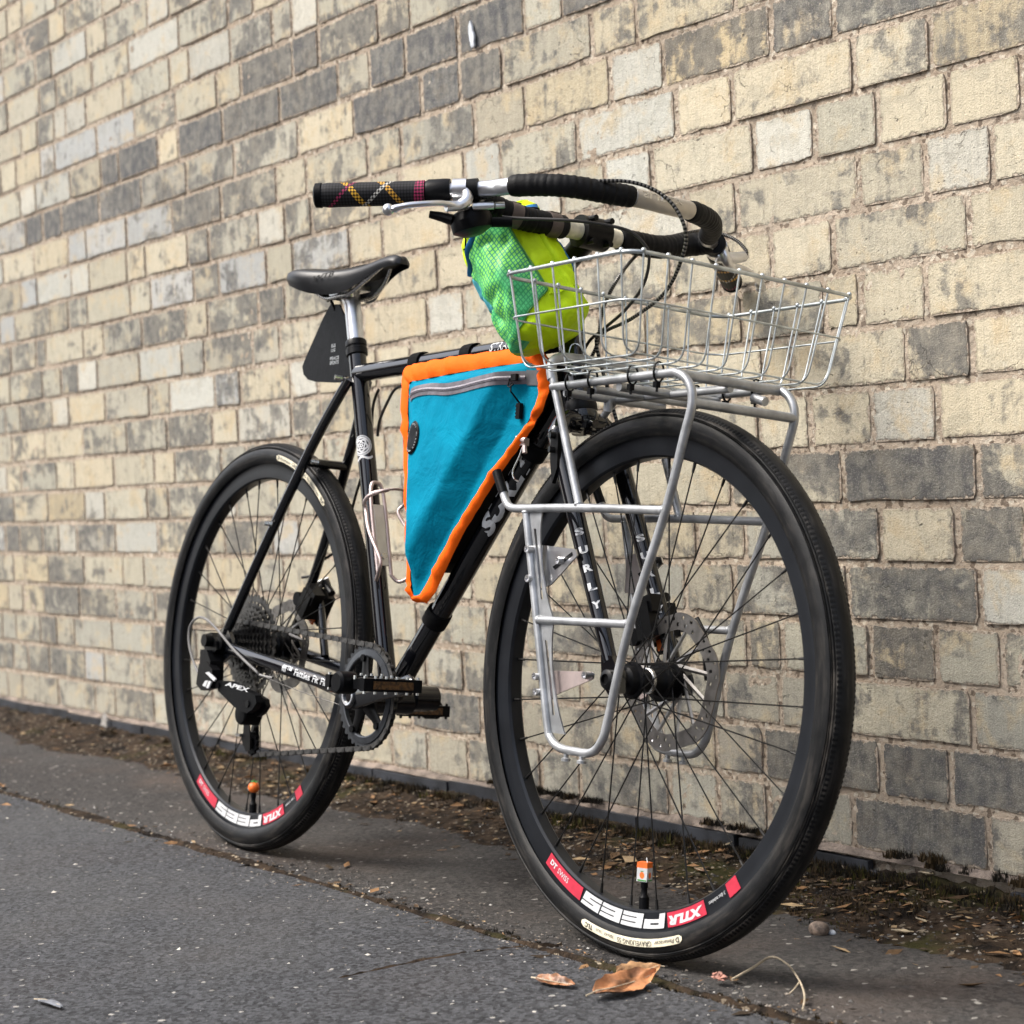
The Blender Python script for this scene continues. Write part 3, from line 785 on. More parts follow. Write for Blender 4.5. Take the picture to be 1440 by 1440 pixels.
# two unseen dark buildings, added across the yard to darken the tubes' reflections
m_opp = mat('added_building_dark_red', (.16, .085, .06), .9, vary=.3, nscale=6)
for (xa, xb) in ((1.5, 15.0), (-17.0, -6.8)):
    ob = MB().box(((xa + xb) / 2, -10.5, 3.6), (xb - xa, 3, 7.2))
    ob.add([(xa - .2, -8.7, 7.2), (xb + .2, -8.7, 7.2), (xb + .2, -10.5, 8.6), (xa - .2, -10.5, 8.6), (xa - .2, -12.3, 7.2), (xb + .2, -12.3, 7.2)], [(0, 1, 2, 3), (3, 2, 5, 4), (0, 3, 4), (1, 5, 2)])
    tag(link('added_dark_building', ob.mesh('added_dark_building', m_opp, 0)), kind='structure')
# newer, greyer asphalt laid up to a ragged line in front of the wheels
xs = np.arange(-14, 6, .03)
edge = [(float(x), -.548 + .016 * mnoise.noise((x * 2.2, 0, 3)) + .012 * mnoise.noise((x * 14, 0, 1)) + .004 * mnoise.noise((x * 60, 1, 1))) for x in xs]
poly = edge + [(3, -14), (-9, -14)]
mb = MB(); n = len(edge)
vs = [(p[0], p[1], .0045) for p in edge] + [(p[0], p[1] + .006, -.002) for p in edge] + [(p[0], -14, .0045) for p in edge]
fs = []
for i in range(n - 1):
    fs += [(i, 2 * n + i, 2 * n + i + 1, i + 1), (i, i + 1, n + i + 1, n + i)]
patch = link('asphalt_patch', outward(mb.add(vs, fs).mesh('asphalt_patch', M_NEW, 0)))
tag(patch, kind='structure')

# strip of soil, moss and debris banked against the wall foot
def sfn(x, y):
    d = max(0, (y + .33) / .35)
    wob = mnoise.noise((x * 2.1, y * 4, 0)) * .5 + mnoise.noise((x * 7, y * 9, 3)) * .35
    edge_ = d + wob * .38
    h = -.006 + max(0, edge_ - .28) * .026 + d * d * .012
    h += max(0, edge_) * (mnoise.noise((x * 40, y * 40, 6)) * .006 + mnoise.noise((x * 110, y * 110, 8)) * .0035)
    if x > -2.2: h += .004 * d * min(1, (x + 2.2) * 2)
    return (x, y, h)
soil = link('soil_strip', grid_mesh('soil_strip', M_SOIL, np.concatenate([np.arange(-14, -4.8, .03), np.arange(-4.8, -1.1, .0085), np.arange(-1.1, 2.1, .03)]), np.arange(-.42, .024, .0085), sfn))
tag(soil, kind='structure')
# narrow line of dirt and moss lying in the seam between old and new asphalt
def seam(name, pts, half, amp):
    mb = MB(); vs, fs = [], []
    P_ = spline(pts, 90)
    m = 5
    for i, p in enumerate(P_):
        t = (P_[min(i + 1, len(P_) - 1)] - P_[max(i - 1, 0)]).normalized()
        nn = Vector((-t.y, t.x, 0))
        hw = half * (.3 + 1.5 * abs(mnoise.noise((p.x * 3.1, p.y * 4, 2))))
        for k in range(m):
            u = k / (m - 1) * 2 - 1
            q = p + nn * (u * hw * (1 + .5 * mnoise.noise((p.x * 30, u, 3))))
            vs.append((q.x, q.y, .0015 + (1 - u * u) * (amp + amp * .8 * mnoise.noise((q.x * 70, q.y * 70, 1))) - abs(u) ** 3 * .003))
    for i in range(len(P_) - 1):
        for k in range(m - 1):
            fs.append((i * m + k, (i + 1) * m + k, (i + 1) * m + k + 1, i * m + k + 1))
    return tag(link(name, mb.add(vs, fs).mesh(name, M_SOIL, 60)), kind='structure')
seam('dirt_line', [(-9, -.545, 0), (-7, -.54, 0), (-5.2, -.545, 0), (-4, -.54, 0), (-3, -.535, 0), (-2.2, -.54, 0), (-1.7, -.538, 0), (-1.1, -.53, 0), (-.2, -.54, 0)], .026, .006)
seam('dirt_line', [(-2.0048, -0.8111) + (.003,), (-2.0042, -0.7176) + (.003,), (-1.9946, -0.6259) + (.003,), (-1.9444, -0.5024) + (.003,)], .011, .004)

# loose grit, mostly on the old surface and along the seam
mb = MB(); cols = []
def pebble(x, y, z, r, c):
    vs = []
    a = rng.uniform(0, 6.28)
    for k in range(4):
        q = a + k * math.pi / 2
        vs.append((x + math.cos(q) * r * rng.uniform(.7, 1.3), y + math.sin(q) * r * rng.uniform(.7, 1.3), z + r * rng.uniform(-.1, .25)))
    vs += [(x + rng.uniform(-.3, .3) * r, y + rng.uniform(-.3, .3) * r, z + r * rng.uniform(.5, .9))]
    mb.add(vs, [(0, 1, 4), (1, 2, 4), (2, 3, 4), (3, 0, 4)])
    cols.extend([c + (1,)] * 4)
def grey():
    p = rng.random()
    if p < .022: g_ = rng.uniform(.4, .62); return (g_, g_ * .97, g_ * .9)
    if p < .3: g_ = rng.uniform(.12, .3); return (g_ * 1.1, g_ * .95, g_ * .8)
    g_ = rng.uniform(.03, .12); return (g_ * 1.05, g_, g_ * .95)
for k in range(4200):
    x = -1.1 - abs(rng.gauss(0, 1.7)); y = rng.uniform(-.55, -.03)
    pebble(x, y, sfn(x, y)[2] if y > -.42 else 0, rng.uniform(.0012, .0034), grey())
for k in range(2200):
    x = -1.1 - abs(rng.gauss(0, 1.6)); y = -.54 + rng.gauss(0, .03)
    pebble(x, y, .004, rng.uniform(.001, .003), grey())
for k in range(1500):
    x = -1.0 - abs(rng.gauss(0, 1.3)); y = rng.uniform(-1.5, -.56)
    pebble(x, y, .0042, rng.uniform(.0008, .0018), grey() if rng.random() < .8 else (.6, .58, .54))
for k in range(26):
    x = -1.2 - abs(rng.gauss(0, 1.3)); y = rng.uniform(-1.2, -.1)
    pebble(x, y, .004 if y < -.42 else sfn(x, y)[2], rng.uniform(.003, .0052), (.68, .64, .56))
me = mb.mesh('gravel', M_STONE, 0); set_tone(me, cols)
tag(link('gravel', me), kind='stuff')

# bits of dead leaf, twig and husk
mb = MB(); cols = []
for k in range(2600):
    x = -1.1 - abs(rng.gauss(0, 1.6))
    y = -.015 - abs(rng.gauss(0, .085)) if rng.random() < .8 else -.54 + rng.gauss(0, .03)
    if y < -.9: continue
    if x > -2.3 and rng.random() < .25: y = rng.uniform(-.3, -.05)
    z = (sfn(x, y)[2] if y > -.42 else .0) + .002
    s = rng.uniform(.003, .009) if rng.random() < .93 else rng.uniform(.01, .02)
    a = rng.uniform(0, 6.28); ca, sa = math.cos(a), math.sin(a)
    w_ = s * rng.uniform(.12, .6)
    rz = lambda: z + rng.uniform(0, s * .45)
    vs = [(x - ca * s, y - sa * s, rz()), (x - sa * w_, y + ca * w_, rz()), (x + ca * s, y + sa * s, rz()), (x + sa * w_, y - ca * w_, rz())]
    mb.add(vs, [(0, 1, 2), (0, 2, 3)])
    p = rng.random()
    c = (.42, .3, .17) if p < .12 else (.27, .15, .07) if p < .3 else (.1, .06, .03) if p < .7 else (.05, .035, .022)
    q = rng.uniform(.7, 1.25)
    cols.extend([tuple(t * q for t in c) + (1,)] * 2)
me = mb.mesh('leaf_litter', M_LITTER, 0); set_tone(me, cols)
tag(link('leaf_litter', me), kind='stuff')

# moss tufts, thickest along the foot of the tiles
mb = MB(); cols = []
def tuft(x, y, z, r, n_, hgt, cc):
    for k in range(n_):
        a = rng.uniform(0, 6.28); d = r * math.sqrt(rng.random())
        px, py = x + math.cos(a) * d, y + math.sin(a) * d
        h = hgt * rng.uniform(.4, 1.1) * (1 - .5 * d / r)
        w_ = rng.uniform(.0008, .0022)
        b = rng.uniform(0, 6.28)
        lx, ly = rng.uniform(-.5, .5) * h, rng.uniform(-.5, .5) * h
        mb.add([(px - math.cos(b) * w_, py - math.sin(b) * w_, z - .002), (px + math.cos(b) * w_, py + math.sin(b) * w_, z - .002), (px + lx, py + ly, z + h)], [(0, 1, 2)])
        q = rng.uniform(.6, 1.4)
        cols.append(tuple(t * q for t in cc) + (1,))
BROWN, OLIVE, BLACK = (.06, .04, .018), (.075, .07, .016), (.022, .018, .012)
for k in range(620):
    x = -1.15 - abs(rng.gauss(0, 1.35)); 
    if mnoise.noise((x * 2.7, 0, 11)) < -.12 and rng.random() < .8: continue
    y = -.004 - abs(rng.gauss(0, .018))
    tuft(x, y, sfn(x, y)[2], rng.uniform(.008, .02), 30, rng.uniform(.008, .024), BLACK if rng.random() < .5 else BROWN if rng.random() < .75 else OLIVE)
for k in range(900):
    x = -1.15 - abs(rng.gauss(0, 1.2)); y = -.04 - abs(rng.gauss(0, .09))
    if y < -.34 or mnoise.noise((x * 3, y * 6, 4)) < .02: continue
    tuft(x, y, sfn(x, y)[2], rng.uniform(.006, .02), 22, rng.uniform(.003, .011), BROWN if rng.random() < .45 else OLIVE if rng.random() < .5 else BLACK)
for k in range(260):
    x = -1.15 - abs(rng.gauss(0, 1.3)); y = -.54 + rng.gauss(0, .012)
    tuft(x, y, .004, rng.uniform(.004, .012), 14, rng.uniform(.002, .006), BROWN if rng.random() < .5 else BLACK)
for (px, pz, s_) in ((-1.80, .058, 1.0), (-1.74, .05, .8), (-1.62, .05, 1.1), (-1.5, .045, .9), (-2.62, .058, .8), (-2.72, .058, .7), (-2.55, .057, .7), (-2.8, .058, .6), (-2.2, .055, .8), (-2.12, .055, .6)):
    for k in range(5):
        tuft(px + rng.uniform(-.04, .04), .016 + rng.uniform(-.008, .01), pz - .004, .014 * s_, 60, .017 * s_, BLACK if rng.random() < .65 else BROWN)
me = mb.mesh('moss', M_LITTER, 0); set_tone(me, cols)
tag(link('moss', me), kind='stuff')

# ------------------------------------------------------------------ the bicycle (local frame: x forward, y towards the wall, z up)
BM = Matrix([[0.99999, 0.00374, 0.00048], [-0.00377, 0.9917, 0.12852], [0.0, -0.12852, 0.99171]]).to_4x4()
BM.translation = (-2.8673, -0.4708, 0)
WBASE = 1.0354                     # wheelbase
RW = .349                        # wheel radius with tyre
def bthing(name, label, cat, base=(0, 0, 0), group=None):
    o = bpy.data.objects.new(name, None)
    COL.objects.link(o)
    m = BM.copy(); m.translation = BM @ Vector(base)
    o.matrix_world = m
    o['base'] = list(base)
    return tag(o, label, cat, group)
def holder(name, parent, loc=(0, 0, 0)):
    """a part that only groups its sub-parts"""
    o = bpy.data.objects.new(name, None)
    COL.objects.link(o); o.parent = parent
    return o
def base_of(o):
    while o.parent is not None: o = o.parent
    return Vector(o['base']) if 'base' in o else Vector((0, 0, 0))
def part(name, mb, m, parent, smooth=35, fix=False):
    kind = 'stuff' if name.endswith('lettering') or name in ('braze_on', 'seat_tube_emblem', 'fork_boss', 'pedal_pins') else None
    b = base_of(parent)
    if b.length > 0: mb.v = [(p[0] - b.x, p[1] - b.y, p[2] - b.z) for p in mb.v]
    me = mb.mesh(name, m, smooth)
    if fix: outward(me)
    return tag(link(name, me, parent), kind=kind)

def text2d(s, width=None, height=None, bold=0.0, shear=0.0, sx=1.0):
    """flat triangulated lettering: (verts2d, faces), lower left at 0,0"""
    cu = bpy.data.curves.new('lettering', 'FONT')
    cu.body = s; cu.size = 1; cu.shear = shear; cu.offset = bold; cu.resolution_u = 3
    o = bpy.data.objects.new('lettering', cu)
    COL.objects.link(o)
    me = bpy.data.meshes.new_from_object(o)
    v = [(p.co.x * sx, p.co.y) for p in me.vertices]
    f = [tuple(p.vertices) for p in me.polygons]
    bpy.data.objects.remove(o); bpy.data.curves.remove(cu); bpy.data.meshes.remove(me)
    x0 = min(p[0] for p in v); y0 = min(p[1] for p in v)
    w = max(p[0] for p in v) - x0; h = max(p[1] for p in v) - y0
    k = (width / w) if width else (height / h)
    ky = (height / h) if (width and height) else k
    return [((p[0] - x0) * k, (p[1] - y0) * ky) for p in v], f
def letters(mb, s, fn, **kw):
    v, f = text2d(s, **kw)
    mb.add([fn(*p) for p in v], f)
    return mb
def on_tube(p0, p1, r, face, s0, side=0.0):
    """maps (along, across) to the surface of a tube p0-p1; face = direction the middle of the print looks at"""
    p0, p1 = Vector(p0), Vector(p1)
    d = (p1 - p0).normalized(); f = Vector(face); f = (f - d * f.dot(d)).normalized(); w = f.cross(d)
    def fn(x, y):
        a = (y - side) / r
        return p0 + d * (s0 + x) + (f * math.cos(a) + w * math.sin(a)) * (r + .0004)
    return fn

bike = bthing('bicycle', 'black steel touring bicycle with drop-free loop bar leaning on the brick wall', 'bicycle')
bike['label'] = 'black touring bicycle leaning against the yellow brick wall'

# frame -------------------------------------------------------------
FR = holder('frame', bike)
BBP = (.424, 0, .283)
ST_T = (.2555, 0, .846)
TT_R, TT_F = (.2685, 0, .801), (.832, 0, .8065)
HT_B, HT_T = (.858, 0, .716), (.8195, 0, .838)
DT_F = (.8475, 0, .752)
part('seat_tube', MB().cyl(BBP, ST_T, .0145, n=28), M_PAINT, FR)
part('top_tube', MB().cyl(TT_R, TT_F, .0145, n=28), M_PAINT, FR)
part('down_tube', MB().cyl(BBP, DT_F, .0165, n=28), M_PAINT, FR)
part('head_tube', MB().cyl(HT_B, HT_T, .019, n=28), M_PAINT, FR)
part('bottom_bracket_shell', MB().cyl((BBP[0], -.036, BBP[2]), (BBP[0], .036, BBP[2]), .021, n=28), M_PAINT, FR)
for s in (-1, 1):
    part('chain_stay', MB().tube(spline([(.40, s * .028, .288), (.30, s * .045, .302), (.17, s * .062, .322), (.01, s * .066, .341)], 6), [.012] * 6 + [.0115] * 6 + [.0105] * 6 + [.008], 18), M_PAINT, FR)
    part('seat_stay', MB().tube(spline([(.268, s * .017, .79), (.2, s * .036, .686), (.09, s * .056, .51), (-.004, s * .066, .366)], 6), [.0085] * 18 + [.0075], 16), M_PAINT, FR)
    part('dropout', MB().prism([(-.026, .338), (-.02, .372), (.004, .378), (.03, .35), (.028, .332), (.0, .318), (-.02, .312)], (s * .066 - .0035, s * .066 + .0035)), M_PAINT, FR, fix=True)
part('stay_bridge', MB().cyl((.182, -.041, .656), (.182, .041, .656), .0075), M_PAINT, FR)
part('brake_strut', MB().cyl((.085, .062, .5 - .065), (.125, .056, .338), .007), M_PAINT, FR)
part('seat_collar', MB().lathe((.2565, 0, .842), Vector(ST_T) - Vector(BBP), [(.0, .014), (.0165, .014), (.0175, .012), (.0175, .004), (.016, .003), (.016, .0), (.0178, -.001), (.0178, -.011), (.0148, -.013)], 28), M_MATT, FR)
eye = MB()
for p in ((.262, -.026, .79), (.125, -.062, .552), (.21, -.03, .655)):
    eye.cyl(p, (p[0] - .004, p[1] - .012, p[2] + .001), .004, n=10)
part('braze_on', eye, M_STEEL, FR)
# prints on the frame
NEAR = (.35, -1, .12)
tt = MB()
letters(tt, 'STRAGGLER', on_tube(TT_R, TT_F, .0145, (.25, -1, .28), .387, .006), height=.0135, bold=.012, shear=.12)
part('top_tube_lettering', tt, M_WHITE, FR, 0)
dl = MB()
letters(dl, 'SURLY', on_tube(BBP, DT_F, .0165, (.75, -1, -.05), .352, .0135), height=.027, width=.158, bold=.06, shear=.35)
part('down_tube_lettering', dl, M_WHITE, FR, 0)
cs = MB()
stay_c = spline([(.40, -.028, .288), (.30, -.045, .302), (.17, -.062, .322), (.01, -.066, .341)], 16)
def stay_fn(x, y):
    X = .205 + x
    i = max(k for k in range(len(stay_c)) if stay_c[k].x >= X)
    a, b = stay_c[i], stay_c[i + 1]
    p = a.lerp(b, (a.x - X) / (a.x - b.x))
    d = (a - b).normalized()
    f = Vector((.15, -1, .18)); f = (f - d * f.dot(d)).normalized(); w = d.cross(f)
    if w.z < 0: w = -w
    t = (y - .0055) / .0125
    return p + (f * math.cos(t) + w * math.sin(t)) * .0128
letters(cs, 'fff™ Fatties Fit Fine', stay_fn, width=.125, height=.0115, bold=.02)
part('chain_stay_lettering', cs, M_WHITE, FR, 0)
# round white rose emblem with a ribbon on the seat tube
em = MB()
ef = on_tube(ST_T, BBP, .0145, (.55, -1, .05), .175, 0)
def ring(r0, r1, n=40, wob=0, ph=0, k=5):
    vs, fs = [], []
    for i in range(n):
        a = 2 * math.pi * i / n
        q = 1 + wob * math.cos(k * a + ph)
        for r in (r0, r1): vs.append(ef(r * q * math.cos(a) * 1.0, r * q * math.sin(a)))
    for i in range(n):
        j = (i + 1) % n
        fs.append((2 * i, 2 * i + 1, 2 * j + 1, 2 * j))
    em.add(vs, fs)
ring(.0155, .0172); ring(.0118, .0147, 60, .02, 0, 20); ring(.0078, .0108, 60, .1); ring(.0045, .0068, 40, .12, math.pi); ring(.0012, .0033, 30, .1)
for q in (-1, 1):
    em.add([ef(.0185 + .002 * math.sin(t), -.017 + .0034 * t) for t in range(11)] + [ef(.0225 + .002 * math.sin(t), -.017 + .0034 * t) for t in range(11)], [(t, t + 1, t + 12, t + 11) for t in range(10)])
    break
part('seat_tube_emblem', em, M_WHITE, FR, 0)

# headset, stem -------------------------------------------------------
AX = (Vector(HT_T) - Vector(HT_B)).normalized()
part('headset_cup', MB().lathe(HT_B, -AX, [(.0, -.002), (.022, -.002), (.0235, .004), (.0235, .012), (.021, .017), (.0, .017)], 30), M_MATT, bike)
hs_ = MB()
hs_.lathe(HT_T, AX, [(.0, -.002), (.021, -.002), (.0225, .003), (.0225, .01), (.019, .016), (.0165, .017), (.0165, .07), (.0, .07)], 30)
part('headset_cup', hs_, M_MATT, bike)
bdg = MB()
hf = on_tube(HT_B, HT_T, .019, (1, -.42, .0), .04, 0)
vs = [hf(.022 * math.cos(2 * math.pi * i / 28) + .02, .013 * math.sin(2 * math.pi * i / 28)) for i in range(28)]
bdg.add(vs, [tuple(range(28))])
part('head_badge', bdg, M_STEEL, bike, 0)
STP = Vector(HT_T) + AX * .075
CL = Vector((.862, 0, .951))
stm = MB()
stm.cyl(STP - AX * .021, STP + AX * .021, .0195, n=26)
stm.tube([STP, STP.lerp(CL, .5), CL], [.0165, .0155, .018], 22)
stm.cyl(CL + Vector((0, -.022, 0)), CL + Vector((0, .022, 0)), .0225, n=26)
for y in (-.014, .014):
    for z in (-.016, .016):
        stm.cyl(CL + Vector((.012, y, z)), CL + Vector((.027, y, z)), .0042, n=10)
stm.cyl(STP + AX * .021, STP + AX * .025, .0185, n=24)
part('stem', stm, M_MATT, bike)

# fork ---------------------------------------------------------------
FK = holder('fork', bike)
cr = MB()
CRP = Vector(HT_B) - AX * .019
cr.lathe(CRP, -AX, [(.0, -.004), (.0225, -.004), (.0235, .002), (.022, .012), (.017, .022), (.0, .022)], 28)
for s in (-1, 1):
    cr.tube(spline([CRP - AX * .008 + Vector((0, s * .008, 0)), CRP - AX * .012 + Vector((.002, s * .034, 0)), CRP - AX * .034 + Vector((.003, s * .05, 0))], 6), [.0165] * 6 + [.014] * 6 + [.0128], 18)
cr.cyl(CRP + Vector((.018, 0, -.006)), CRP + Vector((.031, 0, -.011)), .0062, n=14)
part('fork_crown', cr, M_PAINT, FK)
for s in (-1, 1):
    a = CRP - AX * .03 + Vector((.003, s * .05, 0))
    b = Vector((WBASE - .013, s * .054, RW + .022))
    part('fork_leg', MB().tube([a, a.lerp(b, .45), a.lerp(b, .8), b], [.0128, .0122, .0108, .0092], 20), M_PAINT, FK)
    e_ = MB().prism([(WBASE - .024, RW + .03), (WBASE - .004, RW + .03), (WBASE + .014, RW + .01), (WBASE + .016, RW - .016), (WBASE - .004, RW - .02), (WBASE - .02, RW - .006)], (s * .056 - .0055, s * .056 + .0055))
    part('fork_end', e_, M_PAINT, FK, fix=True)
    lt = MB()
    for k, ch in enumerate('SURLY'):
        d = (b - a).normalized(); p0 = a + d * (.158 + .0262 * k)
        f = Vector((1.1, -1, .1)); f = (f - d * f.dot(d)).normalized(); w = d.cross(f)
        fn = lambda x, y, p0=p0, f=f, w=w, d=d: p0 + d * (-y) + (f * math.cos((x - .006) / .0122) - w * math.sin((x - .006) / .0122)) * .0128
        letters(lt, ch, fn, height=.0105, width=.0115, bold=.05)
    part('fork_lettering', lt, M_WHITE, FK, 0)
for s in (-1,):
    bt = MB()
    for z in (.664, .645): bt.cyl((.893, s * .062, z), (.890, s * .072, z), .0045, n=10)
    bt.prism([(.884, .67), (.9, .668), (.902, .62), (.893, .6), (.886, .63)], (s * .066, s * .06))
    part('fork_boss', bt, M_MATT, FK, fix=True)

# wheels ---------------------------------------------------------------
def wheel(name, hubx, valve_deg, hub_w, flange, rear):
    W_ = holder(name, bike)
    W_.location = (hubx, 0, RW)
    def sub(nm, mb, m, sm=35, kind=None, fix=False):
        me = mb.mesh(nm, m, sm)
        if fix: outward(me)
        return tag(link(nm, me, W_), kind=kind)
    # tyre: smooth sidewall, fine ribs near the shoulder, nearly slick crown
    rm, RM = .0222, RW - .0222
    prof = []
    for k in range(93):
        a = R(-128 + 256 * k / 92)
        g_ = 0
        d = abs(math.degrees(a))
        if 43 < d < 47 or 51 < d < 54 or 58 < d < 61: g_ = -.0012
        elif 47 <= d <= 51 or 54 <= d <= 58: g_ = .0006
        if d < 40: g_ = .0008
        prof.append((RM + (rm + g_) * math.cos(a), (rm + g_) * math.sin(a)))
    sub('tyre', MB().lathe((0, 0, 0), (0, 1, 0), prof, 128), M_RUBBER, 28)
    # fine shoulder knobs and file tread
    kb = MB()
    nk = 330
    for i in range(nk):
        for s in (-1, 1):
            a = 2 * math.pi * (i + (.5 if s > 0 else 0)) / nk
            t = R(s * 34)
            c, sn = math.cos(a), math.sin(a)
            def P(r, y, da): 
                return (r * math.cos(a + da), y, r * math.sin(a + da))
            for (t0, t1, hgt, wd) in ((R(s * 27), R(s * 41), .0012, .0021), (R(s * 4), R(s * 23), .0004, .0019)):
                r0, y0 = RM + rm * math.cos(t0), rm * math.sin(t0)
                r1, y1 = RM + rm * math.cos(t1), rm * math.sin(t1)
                rr0, yy0 = RM + (rm + hgt) * math.cos(t0), (rm + hgt) * math.sin(t0)
                rr1, yy1 = RM + (rm + hgt) * math.cos(t1), (rm + hgt) * math.sin(t1)
                w_ = wd / .35
                kb.add([P(r0, y0, -w_), P(r0, y0, w_), P(r1, y1, w_), P(r1, y1, -w_), P(rr0, yy0, -w_ * .7), P(rr0, yy0, w_ * .7), P(rr1, yy1, w_ * .7), P(rr1, yy1, -w_ * .7)],
                       [(4, 5, 6, 7), (0, 1, 5, 4), (1, 2, 6, 5), (2, 3, 7, 6), (3, 0, 4, 7)])
    sub('tyre_tread', kb, M_TREAD, 0, 'stuff')
    # rim: box section with a flat satin side wall
    rp = [(.2865, -.0085), (.2890, -.0118), (.3000, -.0128), (.3125, -.0130), (.3150, -.0138), (.3162, -.0128), (.3162, .0128), (.3150, .0138), (.3125, .0130), (.3000, .0128), (.2890, .0118), (.2865, .0085), (.2858, 0)]
    sub('rim', MB().lathe((0, 0, 0), (0, 1, 0), rp, 128, True), M_RIM, 30)
    # prints on the rim wall and tyre wall, near side
    def rfn(deg0, r_mid, y_of, flip):
        """x runs anticlockwise as seen from the near side (deg grows); flip turns the letters to read with their feet towards the hub"""
        def fn(x, y):
            a = R(deg0) + x / r_mid * (-1 if flip else 1)
            r = r_mid + (y if flip else -y)
            return (r * math.cos(a), y_of(r), r * math.sin(a))
        return fn
    rimy = lambda r: -(.0118 + (r - .289) * .055) - .0011 if r < .3125 else -.0142
    def patch_(d0, d1, r0, r1, yf, nm, m, n=20):
        mb = MB(); vs, fs = [], []
        for i in range(n + 1):
            a = R(d0 + (d1 - d0) * i / n)
            rnd = 0 if m is not M_CREAMLABEL else ((r1 - r0) * .3 if i in (0, n) else 0)
            for r in (r0 + rnd, (r0 + r1) / 2, r1 - rnd): vs.append((r * math.cos(a), yf(r), r * math.sin(a)))
        for i in range(n):
            for k in (0, 1): fs.append((3 * i + k, 3 * i + 3 + k, 3 * i + 4 + k, 3 * i + 1 + k))
        return sub(nm, mb.add(vs, fs), m, 60)
    o = valve_deg + 87
    ry1 = lambda r: rimy(r) - .0004
    patch_(o - 124.6, o - 108.6, .2905, .3085, rimy, 'rim_decal', M_RED)
    patch_(o - 75.2, o - 61.4, .2905, .3085, rimy, 'rim_decal', M_RED)
    patch_(o - 52.8, o - 48.6, .2905, .3085, rimy, 'rim_decal', M_RED)
    lt = MB()
    letters(lt, 'DT', rfn(o - 123.2, .3025, ry1, False), height=.0075, width=.0145, bold=.05)
    letters(lt, 'SWISS', rfn(o - 119.6, .3025, ry1, False), height=.0075, width=.026)
    # broad block letters, upside down seen from the road
    def block(d_left, d_right, glyph):
        """glyph: rectangles (u0,u1,v0,v1), u from left to right, v from hub (0) to ground (1)"""
        for (u0, u1, v0, v1) in glyph:
            n = 6; vs, fs = [], []
            for i in range(n + 1):
                u = u0 + (u1 - u0) * i / n
                for v in (v0, v1):
                    r = .2905 + (.3085 - .2905) * v
                    sl = (v - .5) * .8
                    a = R(o + d_left + (d_right - d_left) * u - sl)
                    vs.append((r * math.cos(a), ry1(r), r * math.sin(a)))
            for i in range(n): fs.append((2 * i, 2 * i + 2, 2 * i + 3, 2 * i + 1))
            lt.add(vs, fs)
    G_E = [(0, .68, 0, .28), (0, .68, .36, .64), (0, .68, .72, 1), (.68, 1, 0, 1)]
    G_S = [(0, 1, 0, .28), (0, .35, .28, .64), (.35, 1, .36, .64), (.65, 1, .64, 1), (0, .65, .72, 1)]
    G_P = [(0, 1, .36, .62), (0, 1, .74, 1), (.0, .32, .62, .74), (.72, 1, 0, .36), (.72, 1, .62, .74)]
    block(-107.6, -100.6, G_S); block(-100.1, -92.4, G_E); block(-91.9, -84.2, G_E); block(-83.6, -76.2, G_P)
    letters(lt, 'XTLR', rfn(o - 62.2, .2950, ry1, True), height=.0115, width=.064, bold=.06, shear=.25)
    letters(lt, '3 disc tubeless', rfn(o - 53.6, .2965, ry1, True), height=.0045, width=.032)
    sub('rim_lettering', lt, M_WHITE, 0, 'stuff')
    tyy = lambda r: -math.sqrt(max(1e-9, (rm + .0009) ** 2 - (r - RM) ** 2)) 
    ty1 = lambda r: tyy(r) - .0006
    if not rear:
        patch_(o - 104.3, o - 69.3, .3205, .3305, tyy, 'tyre_label', M_CREAMLABEL, 36)
        d0 = o - 70.2
    else:
        patch_(46.5, 80.5, .3205, .3305, tyy, 'tyre_label', M_CREAMLABEL, 36)
        d0 = 79.5
    il = MB()
    letters(il, 'D', rfn(d0, .3228, ty1, True), height=.0065, bold=.03)
    letters(il, 'Panaracer', rfn(d0 - 1.6, .3232, ty1, True), height=.0052, width=.038, shear=.2)
    letters(il, 'GRAVELKING SS', rfn(d0 - 9.2, .3232, ty1, True), height=.0062, width=.066)
    letters(il, '700x43', rfn(d0 - 22.2, .3232, ty1, True), height=.0036, width=.018)
    letters(il, 'TUBELESS', rfn(d0 - 26.2, .3232, ty1, True), height=.0034, width=.013)
    letters(il, 'TLC', rfn(d0 - 29.8, .3228, ty1, True), height=.0062, width=.016, bold=.03)
    sub('tyre_lettering', il, M_INK, 0, 'stuff')
    # spokes: 32, crossed, with nipples; four shared meshes
    nip = .287
    fl_r = .0222
    for side in (-1, 1):
        yf = flange[0] if side < 0 else flange[1]
        for dr in (-1, 1):
            ha = R(dr * 64)
            h = Vector((fl_r * math.cos(ha), yf + (.002 if dr > 0 else -.002), fl_r * math.sin(ha)))
            t = Vector((nip, side * .002, 0))
            d = (t - h).normalized()
            mb = MB().tube([h, h.lerp(t, .05), t], [.00115, .001, .001], 6)
            mb.tube([t - d * .014, t - d * .004, t + d * .002], [.0017, .0021, .0026], 8)
            me = mb.mesh('spoke', M_SPOKE, 40)
            for k in range(8):
                o_ = link('spoke', me, W_)
                q = (k * 45 + (0 if dr > 0 else 11.25 * 2) + (0 if side < 0 else 11.25)) + valve_deg + 5.6
                o_.rotation_euler = (0, -R(q), 0)
    # hub
    f0, f1 = flange
